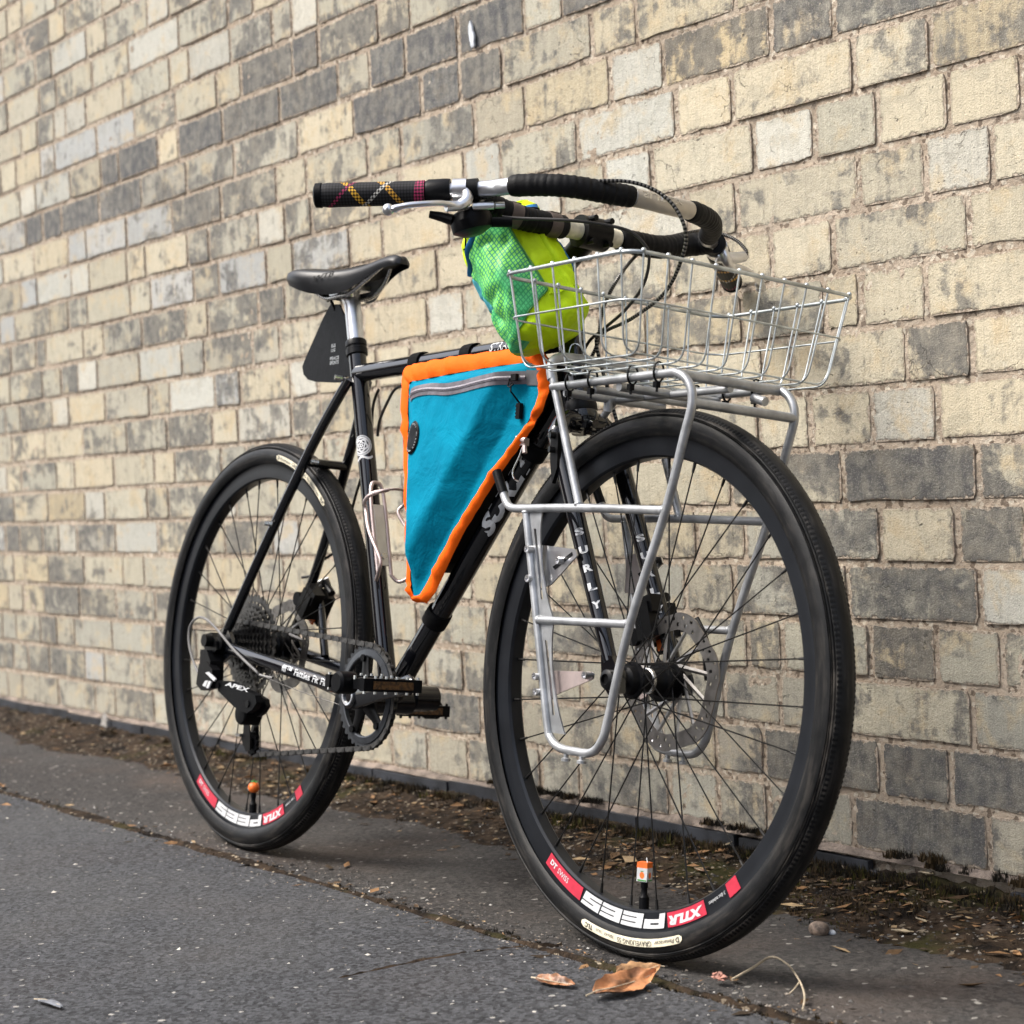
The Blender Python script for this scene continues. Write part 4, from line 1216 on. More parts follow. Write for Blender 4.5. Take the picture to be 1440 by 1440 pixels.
    hp = [(.0, -hub_w), (.011, -hub_w), (.012, -hub_w + .006), (.017, f0 - .012), (.0185, f0 - .004), (.019, f0 - .0025), (.0235, f0 - .0018), (.0243, f0), (.0235, f0 + .0018), (.019, f0 + .0025), (.0175, f0 + .006), (.0152, f0 + .014), (.0152, f1 - .014), (.0175, f1 - .006), (.019, f1 - .0025), (.0255, f1 - .0018), (.0263, f1), (.0255, f1 + .0018), (.019, f1 + .0025), (.0185, f1 + .006), (.0175, hub_w - .012), (.011, hub_w - .006), (.011, hub_w), (.0, hub_w)]
    sub('hub', MB().lathe((0, 0, 0), (0, 1, 0), hp, 40), M_MATT, 30)
    sub('hub_ring', MB().lathe((0, 0, 0), (0, 1, 0), [(.0152, f1 - .024), (.0168, f1 - .023), (.0168, f1 - .019), (.0152, f1 - .018)], 36), M_STEEL, 30)
    # disc rotor: wavy perforated ring on six arms
    ry = f1 + .021 if not rear else f1 + .018
    ro, ri = (.0885, .067) if not rear else (.080, .060)
    mb = MB(); nA = 120; rows = 5
    def RP(i, j):
        a = 2 * math.pi * i / nA
        wv = .0026 * math.copysign(abs(math.sin(6 * a)) ** .5, math.sin(6 * a))
        r = ri + (ro - ri) * j / rows + wv * (.55 if j < 2 else 1) + (0 if 0 < j < rows else 0)
        return r * math.cos(a), r * math.sin(a)
    for y in (ry - .0009, ry + .0009):
        vs = []; fs = []
        for i in range(nA):
            for j in range(rows + 1):
                x, z = RP(i, j); vs.append((x, y, z))
        for i in range(nA):
            for j in range(rows):
                hole = j in (1, 3) and (i + (2 if j == 3 else 0)) % 4 == 0 and (i // 4) % 5 != 4
                if hole: continue
                i2 = (i + 1) % nA
                fs.append((i * (rows + 1) + j, i2 * (rows + 1) + j, i2 * (rows + 1) + j + 1, i * (rows + 1) + j + 1))
        mb.add(vs, fs)
    vs = []; fs = []
    for i in range(nA):
        for j in (0, rows):
            x, z = RP(i, j); vs += [(x, ry - .0009, z), (x, ry + .0009, z)]
    for i in range(nA):
        i2 = (i + 1) % nA
        for q in (0, 2): fs.append((i * 4 + q, i2 * 4 + q, i2 * 4 + q + 1, i * 4 + q + 1))
    mb.add(vs, fs)
    rot = sub('disc_rotor', mb, M_ROTOR, 30)
    mb = MB()
    for k in range(6):
        a = 2 * math.pi * k / 6
        for (da0, da1) in ((.18, -.5), (.42, .05)):
            p0 = Vector((.022 * math.cos(a + da0), ry, .022 * math.sin(a + da0)))
            p1 = Vector(((ri + .003) * math.cos(a + da1 - .35), ry, (ri + .003) * math.sin(a + da1 - .35)))
            mb.tube([p0, p1], [.0038, .003], 4, flat=.35, up=(0, 1, 0))
    sub('rotor_arms', mb, M_ROTOR, 30)
    sub('rotor_carrier', MB().lathe((0, ry, 0), (0, 1, 0), [(.012, -.003), (.0245, -.003), (.0245, .003), (.012, .003)], 36, True), M_MATT, 30)
    # valve stem
    mb = MB()
    a = R(valve_deg); d = Vector((math.cos(a), 0, math.sin(a)))
    mb.tube([d * .2895, d * .2865, d * .286, d * .272, d * .2685, d * .2615, d * .259, d * .252], [.007, .007, .0065, .0065, .0042, .0038, .0048, .0044], 14)
    sub('valve', mb, M_PLASTIC, 30)
    return W_
FW = wheel('front_wheel', WBASE, -87, .05, (-.0275, .018), False)
RWH = wheel('rear_wheel', 0.0, -87.5, .064, (-.012, .03), True)

# thru-axle ends and caliper -------------------------------------------
ax = MB()
ax.cyl((WBASE, -.068, RW), (WBASE, -.05, RW), .0125, n=20)
ax.lathe((WBASE, -.068, RW), (0, -1, 0), [(.0125, 0), (.0125, .002), (.009, .004), (.007, .0045), (.007, .001), (0, .001)], 20)
ax.cyl((WBASE, .05, RW), (WBASE, .066, RW), .0125, n=20)
part('front_axle', ax, M_MATT, bike)
ax = MB()
ax.cyl((0, -.08, RW), (0, -.06, RW), .011, n=20); ax.cyl((0, .06, RW), (0, .078, RW), .012, n=20)
part('rear_axle', ax, M_MATT, bike)
def caliper(name, c, ang):
    C_ = holder(name, bike)
    rot = Matrix.Rotation(R(ang), 3, 'Y')
    b = MB()
    b.box(c, (.03, .05, .046), rot)
    b.box(Vector(c) + rot @ Vector((.002, -.012, .02)), (.036, .02, .024), rot)
    for q in (-.016, .016): b.cyl(Vector(c) + rot @ Vector((.012, .015, q * 2)), Vector(c) + rot @ Vector((-.02, .015, q * 2)), .0065, n=12)
    part('caliper_body', b, M_MATT, C_, fix=False)
    a = MB()
    k = Vector(c)
    a.tube(spline([k + rot @ Vector((-.03, .03, .03)), k + rot @ Vector((-.035, .012, .012)), k + rot @ Vector((-.028, -.008, -.01))], 6), .0035, 8, flat=2.2)
    part('caliper_arm', a, M_STEEL, C_)
    t = MB()
    t.cyl(k + rot @ Vector((-.03, -.02, -.012)), k + rot @ Vector((-.03, .02, -.012)), .012, n=18)
    part('adjuster_knob', t, M_PLASTIC, C_)
    p = MB()
    p.box(k + rot @ Vector((-.0, .004, -.028)), (.02, .004, .018), rot)
    part('brake_pad', p, M_FRUIT, C_)
    return C_
caliper('rear_caliper', (.07, .062, .425), 35)
caliper('front_caliper', (WBASE - .052, .052, .425), -20)
sk = MB().tube(spline([(WBASE + .012, .062, .43), (WBASE + .034, .062, .4), (WBASE + .045, .062, .355)], 5), .008, 10, flat=.5, up=(0, 1, 0))
part('caliper_mount', sk, M_MATT, bike)

# drivetrain ------------------------------------------------------------
CH = holder('crankset', bike)
CC = Vector((.43, -.045, .288))
def gear(mb, c, r_in, r_out, teeth, y, th, tooth=.0045):
    vs, fs = [], []
    n = teeth * 4
    for i in range(n):
        a = 2 * math.pi * i / n
        r = r_out + (tooth if i % 4 in (1, 2) else 0)
        for (q, yy) in ((r_in, y - th), (r, y - th), (r, y + th), (r_in, y + th)):
            vs.append((c[0] + q * math.cos(a), yy, c[2] + q * math.sin(a)))
    for i in range(n):
        j = (i + 1) % n
        for k in range(4):
            k2 = (k + 1) % 4
            fs.append((4 * i + k, 4 * i + k2, 4 * j + k2, 4 * j + k))
    return mb.add(vs, fs)
mb = gear(MB(), CC, .062, .0765, 40, CC.y, .0016)
part('chainring', mb, M_RING, CH, 25)
part('chainring_rim', MB().lathe((CC.x, CC.y, CC.z), (0, -1, 0), [(.0605, -.002), (.0605, .0042), (.0625, .005), (.0715, .0035), (.072, .0018), (.072, -.002)], 60, True), M_RING, CH, 25)
sp_ = MB()
for k in range(5):
    a = R(18 + 72 * k + 8)
    p0 = CC + Vector((.012 * math.cos(a), -.003, .012 * math.sin(a))); p1 = CC + Vector((.064 * math.cos(a), -.0005, .064 * math.sin(a)))
    sp_.tube([p0, p0.lerp(p1, .55), p1], [.018, .0095, .0085], 10, flat=.42, up=(0, 1, 0))
part('crank_spider', sp_, M_MATT, CH)
for k in range(5):
    a = R(26 + 72 * k)
    b_ = MB().cyl(CC + Vector((.0585 * math.cos(a), -.008, .0585 * math.sin(a))), CC + Vector((.0585 * math.cos(a), .004, .0585 * math.sin(a))), .0055, n=12)
    part('chainring_bolt', b_, M_PLASTIC, CH)
CA = R(9)
def crank(y0, y1, sgn, lead):
    c0 = Vector((.43, y0, .288)); c1 = c0 + Vector((.172 * math.cos(CA) * sgn, y1 - y0, .172 * math.sin(CA) * sgn))
    m = MB().tube([c0 - (c1 - c0) * .03, c0, c0.lerp(c1, .12), c0.lerp(c1, .5), c0.lerp(c1, .9), c1, c1 + (c1 - c0) * .06], [.012, .0205, .019, .0145, .0145, .0155, .008], 20, flat=.55, up=(0, 1, 0))
    m.cyl((c0.x, y0 - .012 * lead, c0.z), (c0.x, y0 + .03 * lead, c0.z), .0195, n=26)
    part('crank_arm', m, M_PAINT, CH)
    return c1
RC1 = crank(-.066, -.079, 1, 1)
LC1 = crank(.066, .079, -1, -1)
part('crank_cap', MB().lathe((.43, -.0785, .288), (0, -1, 0), [(.0155, -.002), (.0155, .002), (.0142, .0028), (.0115, .002), (.0115, -.002)], 30, True), M_ALU, CH)
cl_ = MB()
cf = lambda x, y: (RC1.x - .05 + x, RC1.y + .0 - .0095, RC1.z - .012 + y)
def pedal(c, s):
    P_ = holder('pedal', bike)
    y0, y1 = c.y + s * .012, c.y + s * .112
    part('pedal_axle', MB().cyl((c.x, c.y - s * .004, c.z), (c.x, y1, c.z), .0085, n=18), M_MATT, P_)
    part('axle_end', MB().lathe((c.x, y1 - s * .018, c.z), (0, s, 0), [(0, 0), (.014, 0), (.016, .004), (.016, .026), (.013, .03), (0, .03)], 24), M_PLASTIC, P_)
    f = MB()
    th = .0075
    for sx in (-1, 1):
        f.box((c.x + sx * .047, (y0 + y1) / 2, c.z), (.012, abs(y1 - y0) - .004, th * 2.4))
    for yy in (y0 + s * .006, (y0 + y1) / 2, y1 - s * .012):
        f.box((c.x, yy, c.z), (.086, .011, th * 2))
    part('pedal_body', f, M_PLASTIC, P_, fix=True)
    pn = MB()
    for sx in (-1, 1):
        for k in range(6):
            yy = y0 + (y1 - y0) * (.06 + .88 * k / 5)
            for sz in (-1, 1): pn.cyl((c.x + sx * .048, yy, c.z + sz * .008), (c.x + sx * .048, yy, c.z + sz * .0125), .0024, n=8)
    for k in range(3):
        for sx in (-.02, .02): pn.cyl((c.x + sx, y0 + (y1 - y0) * (.07 + .43 * k), c.z + .006), (c.x + sx, y0 + (y1 - y0) * (.07 + .43 * k), c.z + .0115), .0024, n=8)
    part('pedal_pins', pn, M_STEEL if s < 0 else M_MATT, P_)['kind'] = 'stuff'
    for sx in (-1, 1):
        part('reflector', MB().box((c.x + sx * .0535, (y0 + y1) / 2, c.z), (.002, .066, .011)), M_REFLECT, P_, 0)
pedal(RC1, -1)
pedal(LC1, 1)

CS = holder('cassette', bike)
teeth = [11, 13, 15, 17, 19, 22, 25, 28, 32, 36, 42]
for k, t in enumerate(teeth):
    r = t * .0127 / 2 / math.pi - .002
    y = -.0545 + .0037 * k
    mb = gear(MB(), (0, 0, RW), max(.016, r - .0095), r, t, y, .0008, .004)
    nn = 6
    if t > 20:
        for q in range(nn):
            a = 2 * math.pi * q / nn + k * .35
            mb.tube([(.016 * math.cos(a), y, RW + .016 * math.sin(a)), ((r - .008) * math.cos(a + .35), y, RW + (r - .008) * math.sin(a + .35))], .0035, 6, flat=.22, up=(0, 1, 0))
    part('sprocket', mb, M_COG, CS, 20)
part('lockring', MB().lathe((0, -.058, RW), (0, -1, 0), [(.0, .0), (.012, 0), (.012, .002), (.0175, .003), (.0175, -.003), (0, -.003)], 24), M_MATT, CS)
part('freehub', MB().cyl((0, -.058, RW), (0, -.012, RW), .0165, n=24), M_MATT, CS)

# rear derailleur
RD = holder('rear_derailleur', bike)
JU, JL = Vector((.075, -.046, .243)), Vector((.079, -.046, .186))
def jock(c):
    return gear(MB().cyl((c.x, c.y - .004, c.z), (c.x, c.y + .004, c.z), .009, n=16), c, .008, .0165, 11, c.y, .002, .003)
part('jockey_wheel', jock(JU), M_PLASTIC, RD)
part('jockey_wheel', jock(JL), M_PLASTIC, RD)
for y in (-.055, -.039):
    part('cage_plate', MB().prism([(JU.x - .014, JU.z + .016), (JU.x + .013, JU.z + .014), (JU.x + .006, JU.z - .02), (JL.x + .009, JL.z + .012), (JL.x + .011, JL.z - .01), (JL.x - .003, JL.z - .014), (JL.x - .022, JL.z + .006), (JL.x - .016, JL.z + .018), (JU.x - .013, JU.z - .02)], (y - .001, y + .001)), M_MATT, RD, fix=True)
part('cage_stop', MB().box((JL.x - .026, -.058, JL.z + .012), (.016, .006, .005)), M_STEEL, RD, 0)
kb_ = MB()
kb_.prism([(-.05, .348), (-.044, .362), (-.02, .366), (.0, .352), (.004, .338), (-.012, .326), (-.036, .332)], (-.086, -.066))
kb_.prism([(-.036, .336), (-.012, .336), (.004, .318), (.006, .284), (-.014, .276), (-.034, .29)], (-.096, -.07))
kb_.cyl((-.018, -.1, .352), (-.018, -.06, .352), .0105, n=18)
part('hanger_knuckle', kb_, M_MATT, RD, fix=True)
bp_ = [(p[0], p[2]) for p in [(0.0221, -0.085, 0.2865), (0.0656, -0.085, 0.2879), (0.1322, -0.085, 0.2768), (0.1623, -0.085, 0.2707), (0.1687, -0.085, 0.2596), (0.156, -0.085, 0.2472), (0.1375, -0.085, 0.24), (0.1126, -0.085, 0.2417), (0.0865, -0.085, 0.2492), (0.0597, -0.085, 0.2591), (0.0325, -0.085, 0.2692)]]
mbd = MB().prism(bp_, (-.092, -.08))
part('parallelogram_plate', mbd, M_PLASTIC, RD, fix=True)
part('parallelogram_plate', MB().prism([(x - .004, z - .006) for x, z in bp_], (-.071, -.063)), M_MATT, RD, fix=True)
for q in [(0.0317, -0.08, 0.2789), (0.1406, -0.08, 0.2554)]:
    part('pivot_pin', MB().cyl((q[0], -.0945, q[2]), (q[0], -.062, q[2]), .0058, n=14), M_MATT, RD)
q = [(0.1049, -0.07, 0.2368)][0]
part('cage_knuckle', MB().cyl((q[0], -.084, q[2]), (q[0], -.056, q[2]), .0185, n=24).lathe((q[0], -.084, q[2]), (0, -1, 0), [(.0185, 0), (.0165, .003), (.006, .004), (0, .004)], 24), M_PLASTIC, RD)
part('cable_clamp', MB().prism([(p[0], p[2]) for p in [(-0.0298, -0.09, 0.3111), (-0.0068, -0.09, 0.3172), (0.0214, -0.09, 0.3042), (0.0183, -0.09, 0.273), (-0.015, -0.09, 0.2672), (-0.0352, -0.09, 0.2769)]], (-.1, -.084)), M_MATT, RD, fix=True)
st_ = MB()
for poly in ([(0.0014, -0.102, 0.2979), (0.0117, -0.102, 0.2997), (0.0393, -0.102, 0.2894), (0.0347, -0.102, 0.2855)], [(-0.0058, -0.102, 0.2759), (0.0034, -0.102, 0.2849), (0.0139, -0.102, 0.2855), (0.0051, -0.102, 0.2742)], [(0.0079, -0.102, 0.2732), (0.0166, -0.102, 0.2845), (0.0246, -0.102, 0.2837), (0.0158, -0.102, 0.2725)]):
    st_.prism([(p[0], p[2]) for p in poly], (-.1025, -.0995))
lx = [(0.0557, -0.0925, 0.28), (0.1493, -0.0925, 0.2731)]
d_ = Vector(lx[1]) - Vector(lx[0])
letters(st_, 'APEX', lambda x, y: Vector(lx[0]) + d_.normalized() * x + Vector((0, -.0006, 1)) * y, width=d_.length * .95, height=.0075, bold=.03, shear=.3)
part('derailleur_lettering', st_, M_WHITE, RD, 0)

# chain: real links following the run
def arc(c, r, a0, a1, n):
    return [(c[0] + r * math.cos(R(a0 + (a1 - a0) * i / n)), c[2] + r * math.sin(R(a0 + (a1 - a0) * i / n))) for i in range(n + 1)]
rc = .0785; rcog = .0395
path = arc((CC.x, 0, CC.z), rc, 93, -84, 30)             # front of the chainring, top to bottom
path += arc((JL.x, 0, JL.z), .019, -92, -205, 10)          # under and behind the lower jockey wheel
path += arc((JU.x, 0, JU.z), .019, -25, 50, 6)              # up the front of the upper one
path += arc((0, 0, RW), rcog, -28, -180, 10) + arc((0, 0, RW), rcog, -182, -268, 8)
path = [Vector((p[0], 0, p[1])) for p in path]
path.append(path[0])
seg = [0]
for a, b in zip(path[:-1], path[1:]): seg.append(seg[-1] + (b - a).length)
def at_len(s):
    for i in range(len(seg) - 1):
        if seg[i + 1] >= s: return path[i].lerp(path[i + 1], (s - seg[i]) / max(1e-9, seg[i + 1] - seg[i]))
    return path[-1]
pitch = .0127
def link_mesh(outer):
    mb = MB()
    hw = .0031 if outer else .0019
    for s in (-1, 1):
        out = []
        for k in range(9): a = math.pi / 2 + math.pi * k / 8; out.append((math.cos(a) * .0042 - pitch / 2, math.sin(a) * .0042))
        out.append((0, -.0030))
        for k in range(9): a = -math.pi / 2 + math.pi * k / 8; out.append((math.cos(a) * .0042 + pitch / 2, math.sin(a) * .0042))
        out.append((0, .0030))
        mb.prism(out, (s * hw - .0005, s * hw + .0005))
    for x in ((-pitch / 2, pitch / 2)):
        mb.cyl((x, -hw, 0), (x, hw, 0), .0036, n=8)
    return outward(mb.mesh('chain_link', M_CHAIN, 30))
CHN = holder('chain', bike)
lm = [link_mesh(True), link_mesh(False)]
nl = int(seg[-1] / pitch)
pt = seg[-1] / nl
for k in range(nl):
    a, b = at_len(k * pt), at_len((k + 1) * pt)
    m = (a + b) / 2
    xl = (m.x - .08) / .27
    y = -.0415 + (CC.y + .0415) * max(0, min(1, xl))
    o_ = link('chain_link', lm[k % 2], CHN)
    o_.location = (m.x, y, m.z)
    d = b - a
    o_.rotation_euler = (0, -math.atan2(d.z, d.x), 0)

# saddle and post ---------------------------------------------------------
SP = holder('seatpost', bike)
SAX = (Vector(ST_T) - Vector(BBP)).normalized()
SPT = Vector(ST_T) + SAX * .078
part('post', MB().cyl(Vector(ST_T) - SAX * .03, SPT, .0136, n=28), M_ALU, SP)
hd = MB()
hd.tube([SPT - SAX * .004, SPT + SAX * .012 + Vector((-.004, 0, 0)), SPT + SAX * .02 + Vector((-.008, 0, 0))], [.0138, .0165, .013], 20)
hd.cyl(SPT + Vector((-.03, -.019, .02)), SPT + Vector((-.03, .019, .02)), .015, n=22)
hd.box(SPT + Vector((.008, 0, .022)), (.036, .036, .008))
hd.cyl(SPT + Vector((.018, -.014, .006)), SPT + Vector((.022, -.014, .026)), .005, n=12)
hd.cyl(SPT + Vector((.004, -.024, .02)), SPT + Vector((.004, -.014, .02)), .007, n=14)
part('saddle_clamp', hd, M_CHROME, SP)
SA = holder('saddle', bike)
secs = [  # x, half width, top z, skirt depth, crown roundness
    (.108, .030, .976, .010), (.112, .047, .981, .020), (.124, .059, .9845, .030), (.145, .066, .985, .036), (.17, .067, .983, .042), (.20, .061, .979, .046),
    (.235, .049, .9755, .047), (.265, .038, .9745, .044), (.295, .029, .976, .036), (.325, .0235, .9795, .028), (.355, .0205, .9835, .023), (.378, .0185, .984, .021), (.39, .0150, .981, .018), (.396, .008, .976, .010)]
vs, fs = [], []
nU = 25
sp2 = spline([(a, b, c) for a, b, c, d in secs], 4); sp3 = spline([(a, d, 0) for a, b, c, d in secs], 4)
SDX = -.012
for p, q in zip(sp2, sp3):
    for k in range(nU):
        t = -1 + 2 * k / (nU - 1)
        at_ = abs(t)
        if at_ < .72:
            y = p.y * (t / .72) * .96; z = p.z - .010 * (at_ / .72) ** 2.4 + (.0025 * (at_ / .3) ** 2 if at_ < .3 else .0025) - .0025
        else:
            u = (at_ - .72) / .28
            y = math.copysign(p.y * (.96 + .05 * math.sin(u * math.pi)), t) * (1 - .06 * u * u); z = p.z - .010 - (q.y - .010) * u ** 1.1
        vs.append((p.x + SDX, y, z))
m = len(sp2)
for i in range(m - 1):
    for k in range(nU - 1):
        fs.append((i * nU + k, i * nU + k + 1, (i + 1) * nU + k + 1, (i + 1) * nU + k))
fs.append(tuple(range(nU))[::-1]); fs.append(tuple((m - 1) * nU + k for k in range(nU)))
sad = part('saddle_cover', MB().add(vs, fs), M_SADDLE, SA, 50)
for s in (-1, 1):
    part('saddle_rail', MB().tube(spline([(.106, s * .03, .957), (.15, s * .025, .944), (.185, s * .022, .93), (.225, s * .022, .929), (.262, s * .022, .931), (.3, s * .018, .947), (.333, s * .008, .969)], 6), .0036, 12), M_STEEL, SA)
part('saddle_base', MB().prism([(.128, .968), (.19, .955), (.29, .955), (.358, .972), (.29, .975), (.19, .975)], (-.016, .016)), M_PLASTIC, SA, fix=True)
sl_ = MB()
letters(sl_, 'WTB', lambda x, y: (.203 + x, -.0585 + x * .27, .951 + y + x * .12), width=.045, height=.008, bold=.02, shear=.3)
part('saddle_lettering', sl_, M_RUBBER, SA, 0)

# handlebar ----------------------------------------------------------------
HB = holder('handlebar', bike)
def bar_pt(s, pts): return [(p[0], s * p[1], p[2]) for p in pts]
side = [(.700, .372, .9545), (.745, .333, .957), (.80, .283, .9615), (.856, .235, .967)]
side = [(.7495, .3635, .9537), (.795, .309, .958), (.856, .237, .966), (.895, .196, .9715)]
loop_r = [(.895, -.196, .9715), (.925, -.185, .9725), (.957, -.163, .973), (.985, -.135, .972), (1.003, -.09, .970), (1.017, -.045, .968), (1.022, 0, .966)]
loop_l = [(.876, .207, .971), (.894, .182, .971), (.92, .163, .970), (.955, .136, .970), (.988, .1, .970), (1.011, .05, .969)]
crossb = [(.862, 0, .951), (.862, .06, .951), (.856, .12, .9535), (.850, .165, .963), (.858, .198, .9705), (.884, .203, .971)]
def seg_tube(name, pts, r, m, n=16, bulge=0):
    q = spline(pts, 8)
    if bulge: rr = [r + .0006 * math.sin(i * 1.9) + .0004 * math.sin(i * .77) for i in range(len(q))]
    else: rr = r
    return part(name, MB().tube(q, rr, n), m, HB)
allloop = bar_pt(1, side[::-1][:0]) 
full = [(p[0], -p[1], p[2]) for p in side] + loop_r[1:] + loop_l[::-1] + [(p[0], p[1], p[2]) for p in side[:3][::-1]]
part('bar', MB().tube(spline(full, 8), .0111, 18), M_ALU, HB)
part('cross_bar', MB().tube(spline([(p[0], -p[1], p[2]) for p in crossb[::-1]] + crossb[1:], 8), .0111, 18), M_ALU, HB)
def sub_path(pts, a, b, n=40):
    q = spline(pts, 12); L_ = [0]
    for u_, v_ in zip(q[:-1], q[1:]): L_.append(L_[-1] + (v_ - u_).length)
    out = []
    for i in range(n + 1):
        s = (a + (b - a) * i / n) * L_[-1]
        k = max(j for j in range(len(L_)) if L_[j] <= s + 1e-9)
        k = min(k, len(q) - 2)
        out.append(q[k].lerp(q[k + 1], (s - L_[k]) / max(1e-9, L_[k + 1] - L_[k])))
    return out
def tape(name, pts, a, b, r=.0148):
    q = sub_path(pts, a, b, 90)
    L_ = sum((v_ - u_).length for u_, v_ in zip(q[:-1], q[1:]))
    rr = []
    for i in range(len(q)):
        ph = (i / 90 * L_ / .017) % 1
        e = min(1, i / 3, (90 - i) / 3)
        rr.append(r - .0006 + .0006 * ph + .0003 * math.sin(i * 1.3) - (1 - e) * .0015)
    part(name, MB().tube(q, rr, 20), M_TAPE, HB, 25)
LF = full
tape('bar_tape', LF, .272, .447); tape('bar_tape', LF, .553, .728)
cr_ = [(p[0], -p[1], p[2]) for p in crossb[::-1]] + crossb[1:]
tape('bar_tape', cr_, .10, .395, .0166); tape('bar_tape', cr_, .605, 1.0, .0168)
part('pale_bar_collar', MB().tube(sub_path(cr_, .40, .6, 20), .0128, 20), M_CREAMLABEL, HB)
part('bar_logo_sleeve', MB().tube(sub_path(LF, .449, .551, 24), .0122, 20), mat('champagne_alloy', (.5, .46, .4), .35, metal=.6, vary=.05), HB)
bl = MB()
qf = sub_path(LF, .455, .55, 40)
def bar_fn(x, y):
    L_ = (qf[-1] - qf[0]).length
    i = max(0, min(39, int(x / L_ * 40)))
    a = qf[i]; d = (qf[i + 1] - a).normalized()
    f = Vector((.75, -.5, .25)); f = (f - d * f.dot(d)).normalized(); w = d.cross(f)
    t = (y - .006) / .0124
    p = qf[i] + d * (x - i * L_ / 40)
    return p + (f * math.cos(t) - w * math.sin(t) * -1) * .0126
letters(bl, 'SURLY', bar_fn, width=.06, height=.010, bold=.02)
part('bar_lettering', bl, M_STEEL, HB, 0)
for s in (-1, 1):
    g0, g1 = Vector((side[0][0], s * side[0][1], side[0][2])), Vector((.838, s * .2585, .9635))
    q = [g0.lerp(g1, t / 12) for t in range(13)]
    q[0] = q[0] 
    part('grip', MB().tube(q, [.0145, .0162] + [.0158] * 10 + [.0162], 36), M_GRIP, HB, 40)
    part('grip_end', MB().tube([g0 + (g0 - g1).normalized() * .008, g0 + (g0 - g1).normalized() * .006, g0 - (g0 - g1).normalized() * .002], [.012, .0158, .0165], 28), M_PLASTIC, HB)
    h0, h1 = g1, Vector((.860, s * .2335, .966))
    part('shifter_clamp', MB().tube([h0, h0.lerp(h1, .15), h0.lerp(h1, .85), h1], [.014, .0168, .0172, .0165], 28), M_PLASTIC, HB)
    k0, k1 = Vector((.862, s * .2305, .9665)), Vector((.874, s * .217, .968))
    part('lever_collar', MB().tube([k1, k1.lerp(Vector((.886, s * .205, .97)), .9)], .0152, 28), M_PLASTIC, HB)
    lv = MB()
    lv.tube([k0, k1], [.0165, .0165], 26)
    dwn = Vector((.15, 0, -1)).normalized()
    lv.tube(spline([k0.lerp(k1, .5) + Vector((.008, 0, .004)), k0.lerp(k1, .5) + Vector((.018, s * .0, -.012)), k0 + Vector((.022, s * .004, -.022)), k0 + Vector((.018, s * .022, -.026))], 6), [.0075] * 12 + [.0068] * 7, 14)
    part('lever_bracket', lv, M_CHROME, HB)
    lb = spline([k0 + Vector((.020, s * .012, -.024)), (.884, s * .262, .942), (.882, s * .285, .9375), (.872, s * .308, .9325), (.860, s * .32, .927)], 8)
    part('brake_lever', MB().tube(lb, [.007] * 6 + [.0062] * (len(lb) - 12) + [.0068, .0075, .008, .0082, .008, .0068], 16, flat=.62), M_CHROME, HB)
    part('lever_ball', MB().ball((.857, s * .3245, .9265), .0078), M_CHROME, HB)
    bp = MB()
    b0 = k1 + Vector((.012, -s * .002, -.022))
    bp.cyl(b0, b0 + Vector((.012, -s * .024, .004)), .0052, n=14)
    bp.cyl(b0 + Vector((.013, -s * .026, .0043)), b0 + Vector((.018, -s * .037, .006)), .0042, n=12)
    if s > 0:
        q1 = Vector((0.885, 0.262, 0.9592))
        bp = MB().tube([b0 + Vector((-.012, .004, .008)), b0.lerp(q1, .55), q1], [.0095, .0088, .0078], 14)
        bp.lathe(q1, q1 - b0, [(0, .008), (.0035, .008), (.0055, .004), (.0055, -.004), (0, -.004)], 14)
    part('barrel_adjuster', bp, M_CHROME, HB)
    if s < 0:
        tc = MB()
        c0 = Vector((.862, -.2, .934))
        tc.lathe(c0, Vector((-.1, -.25, 1)), [(.0, .012), (.012, .012), (.022, .008), (.026, .0), (.024, -.01), (.012, -.015), (0, -.015)], 30)
        tc.v = [(c0.x + (p[0] - c0.x) * 1.1 + (p[1] - c0.y) * -.2, c0.y + (p[1] - c0.y) * 1.2, c0.z + (p[2] - c0.z) * 1.35) for p in tc.v]
        tc.tube([c0 + Vector((-.004, -.022, -.004)), c0 + Vector((-.022, -.034, .002)), c0 + Vector((-.03, -.046, .004))], [.013, .0105, .008], 14, flat=.6)
        tc.cyl(c0 + Vector((.012, .024, .0)), c0 + Vector((.026, .047, .002)), .0068, n=14)
        part('trigger_shifter', tc, M_PLASTIC, HB)
        for q in ((.012, -.012, .0125), (-.006, .012, .0125)):
            part('shifter_screw', MB().cyl(c0 + Vector(q), c0 + Vector(q) + Vector((0, 0, .002)), .0022, n=10), M_STEEL, HB)

# cables --------------------------------------------------------------------
def cable(name, pts, r, m, smooth=10):
    return part(name, MB().tube(spline(pts, smooth), r, 10), m, bike)
cable('brake_cable', [(0.8492, -0.205, 0.9593), (0.905, -0.19, 0.9631), (0.9563, -0.16, 0.971), (0.9931, -0.12, 0.9792), (1.0301, -0.08, 0.9818), (1.0514, -0.05, 0.9731), (1.0687, -0.03, 0.9531), (1.076, -0.015, 0.9226), (1.0614, -0.005, 0.894), (1.0138, 0.01, 0.8555), (0.9373, 0.02, 0.8298), (0.862, 0.03, 0.8178)] + [(.845, .034, .80), (.872, .045, .72), (.905, .06, .62), (.94, .062, .52), (.965, .062, .455)], .0026, M_BRAID, 14)
cable('brake_cable', [(0.8894, 0.262, 0.9596), (0.8888, 0.262, 0.968), (0.8726, 0.255, 0.9845), (0.8486, 0.24, 0.9956), (0.8506, 0.2, 0.9905), (0.8439, 0.14, 0.9687), (0.8466, 0.1, 0.9443), (0.8519, 0.06, 0.9009), (0.84, 0.045, 0.8549)] + [(.835, .04, .80), (.80, .026, .74), (.74, .022, .672)], .0026, M_BRAID, 14)
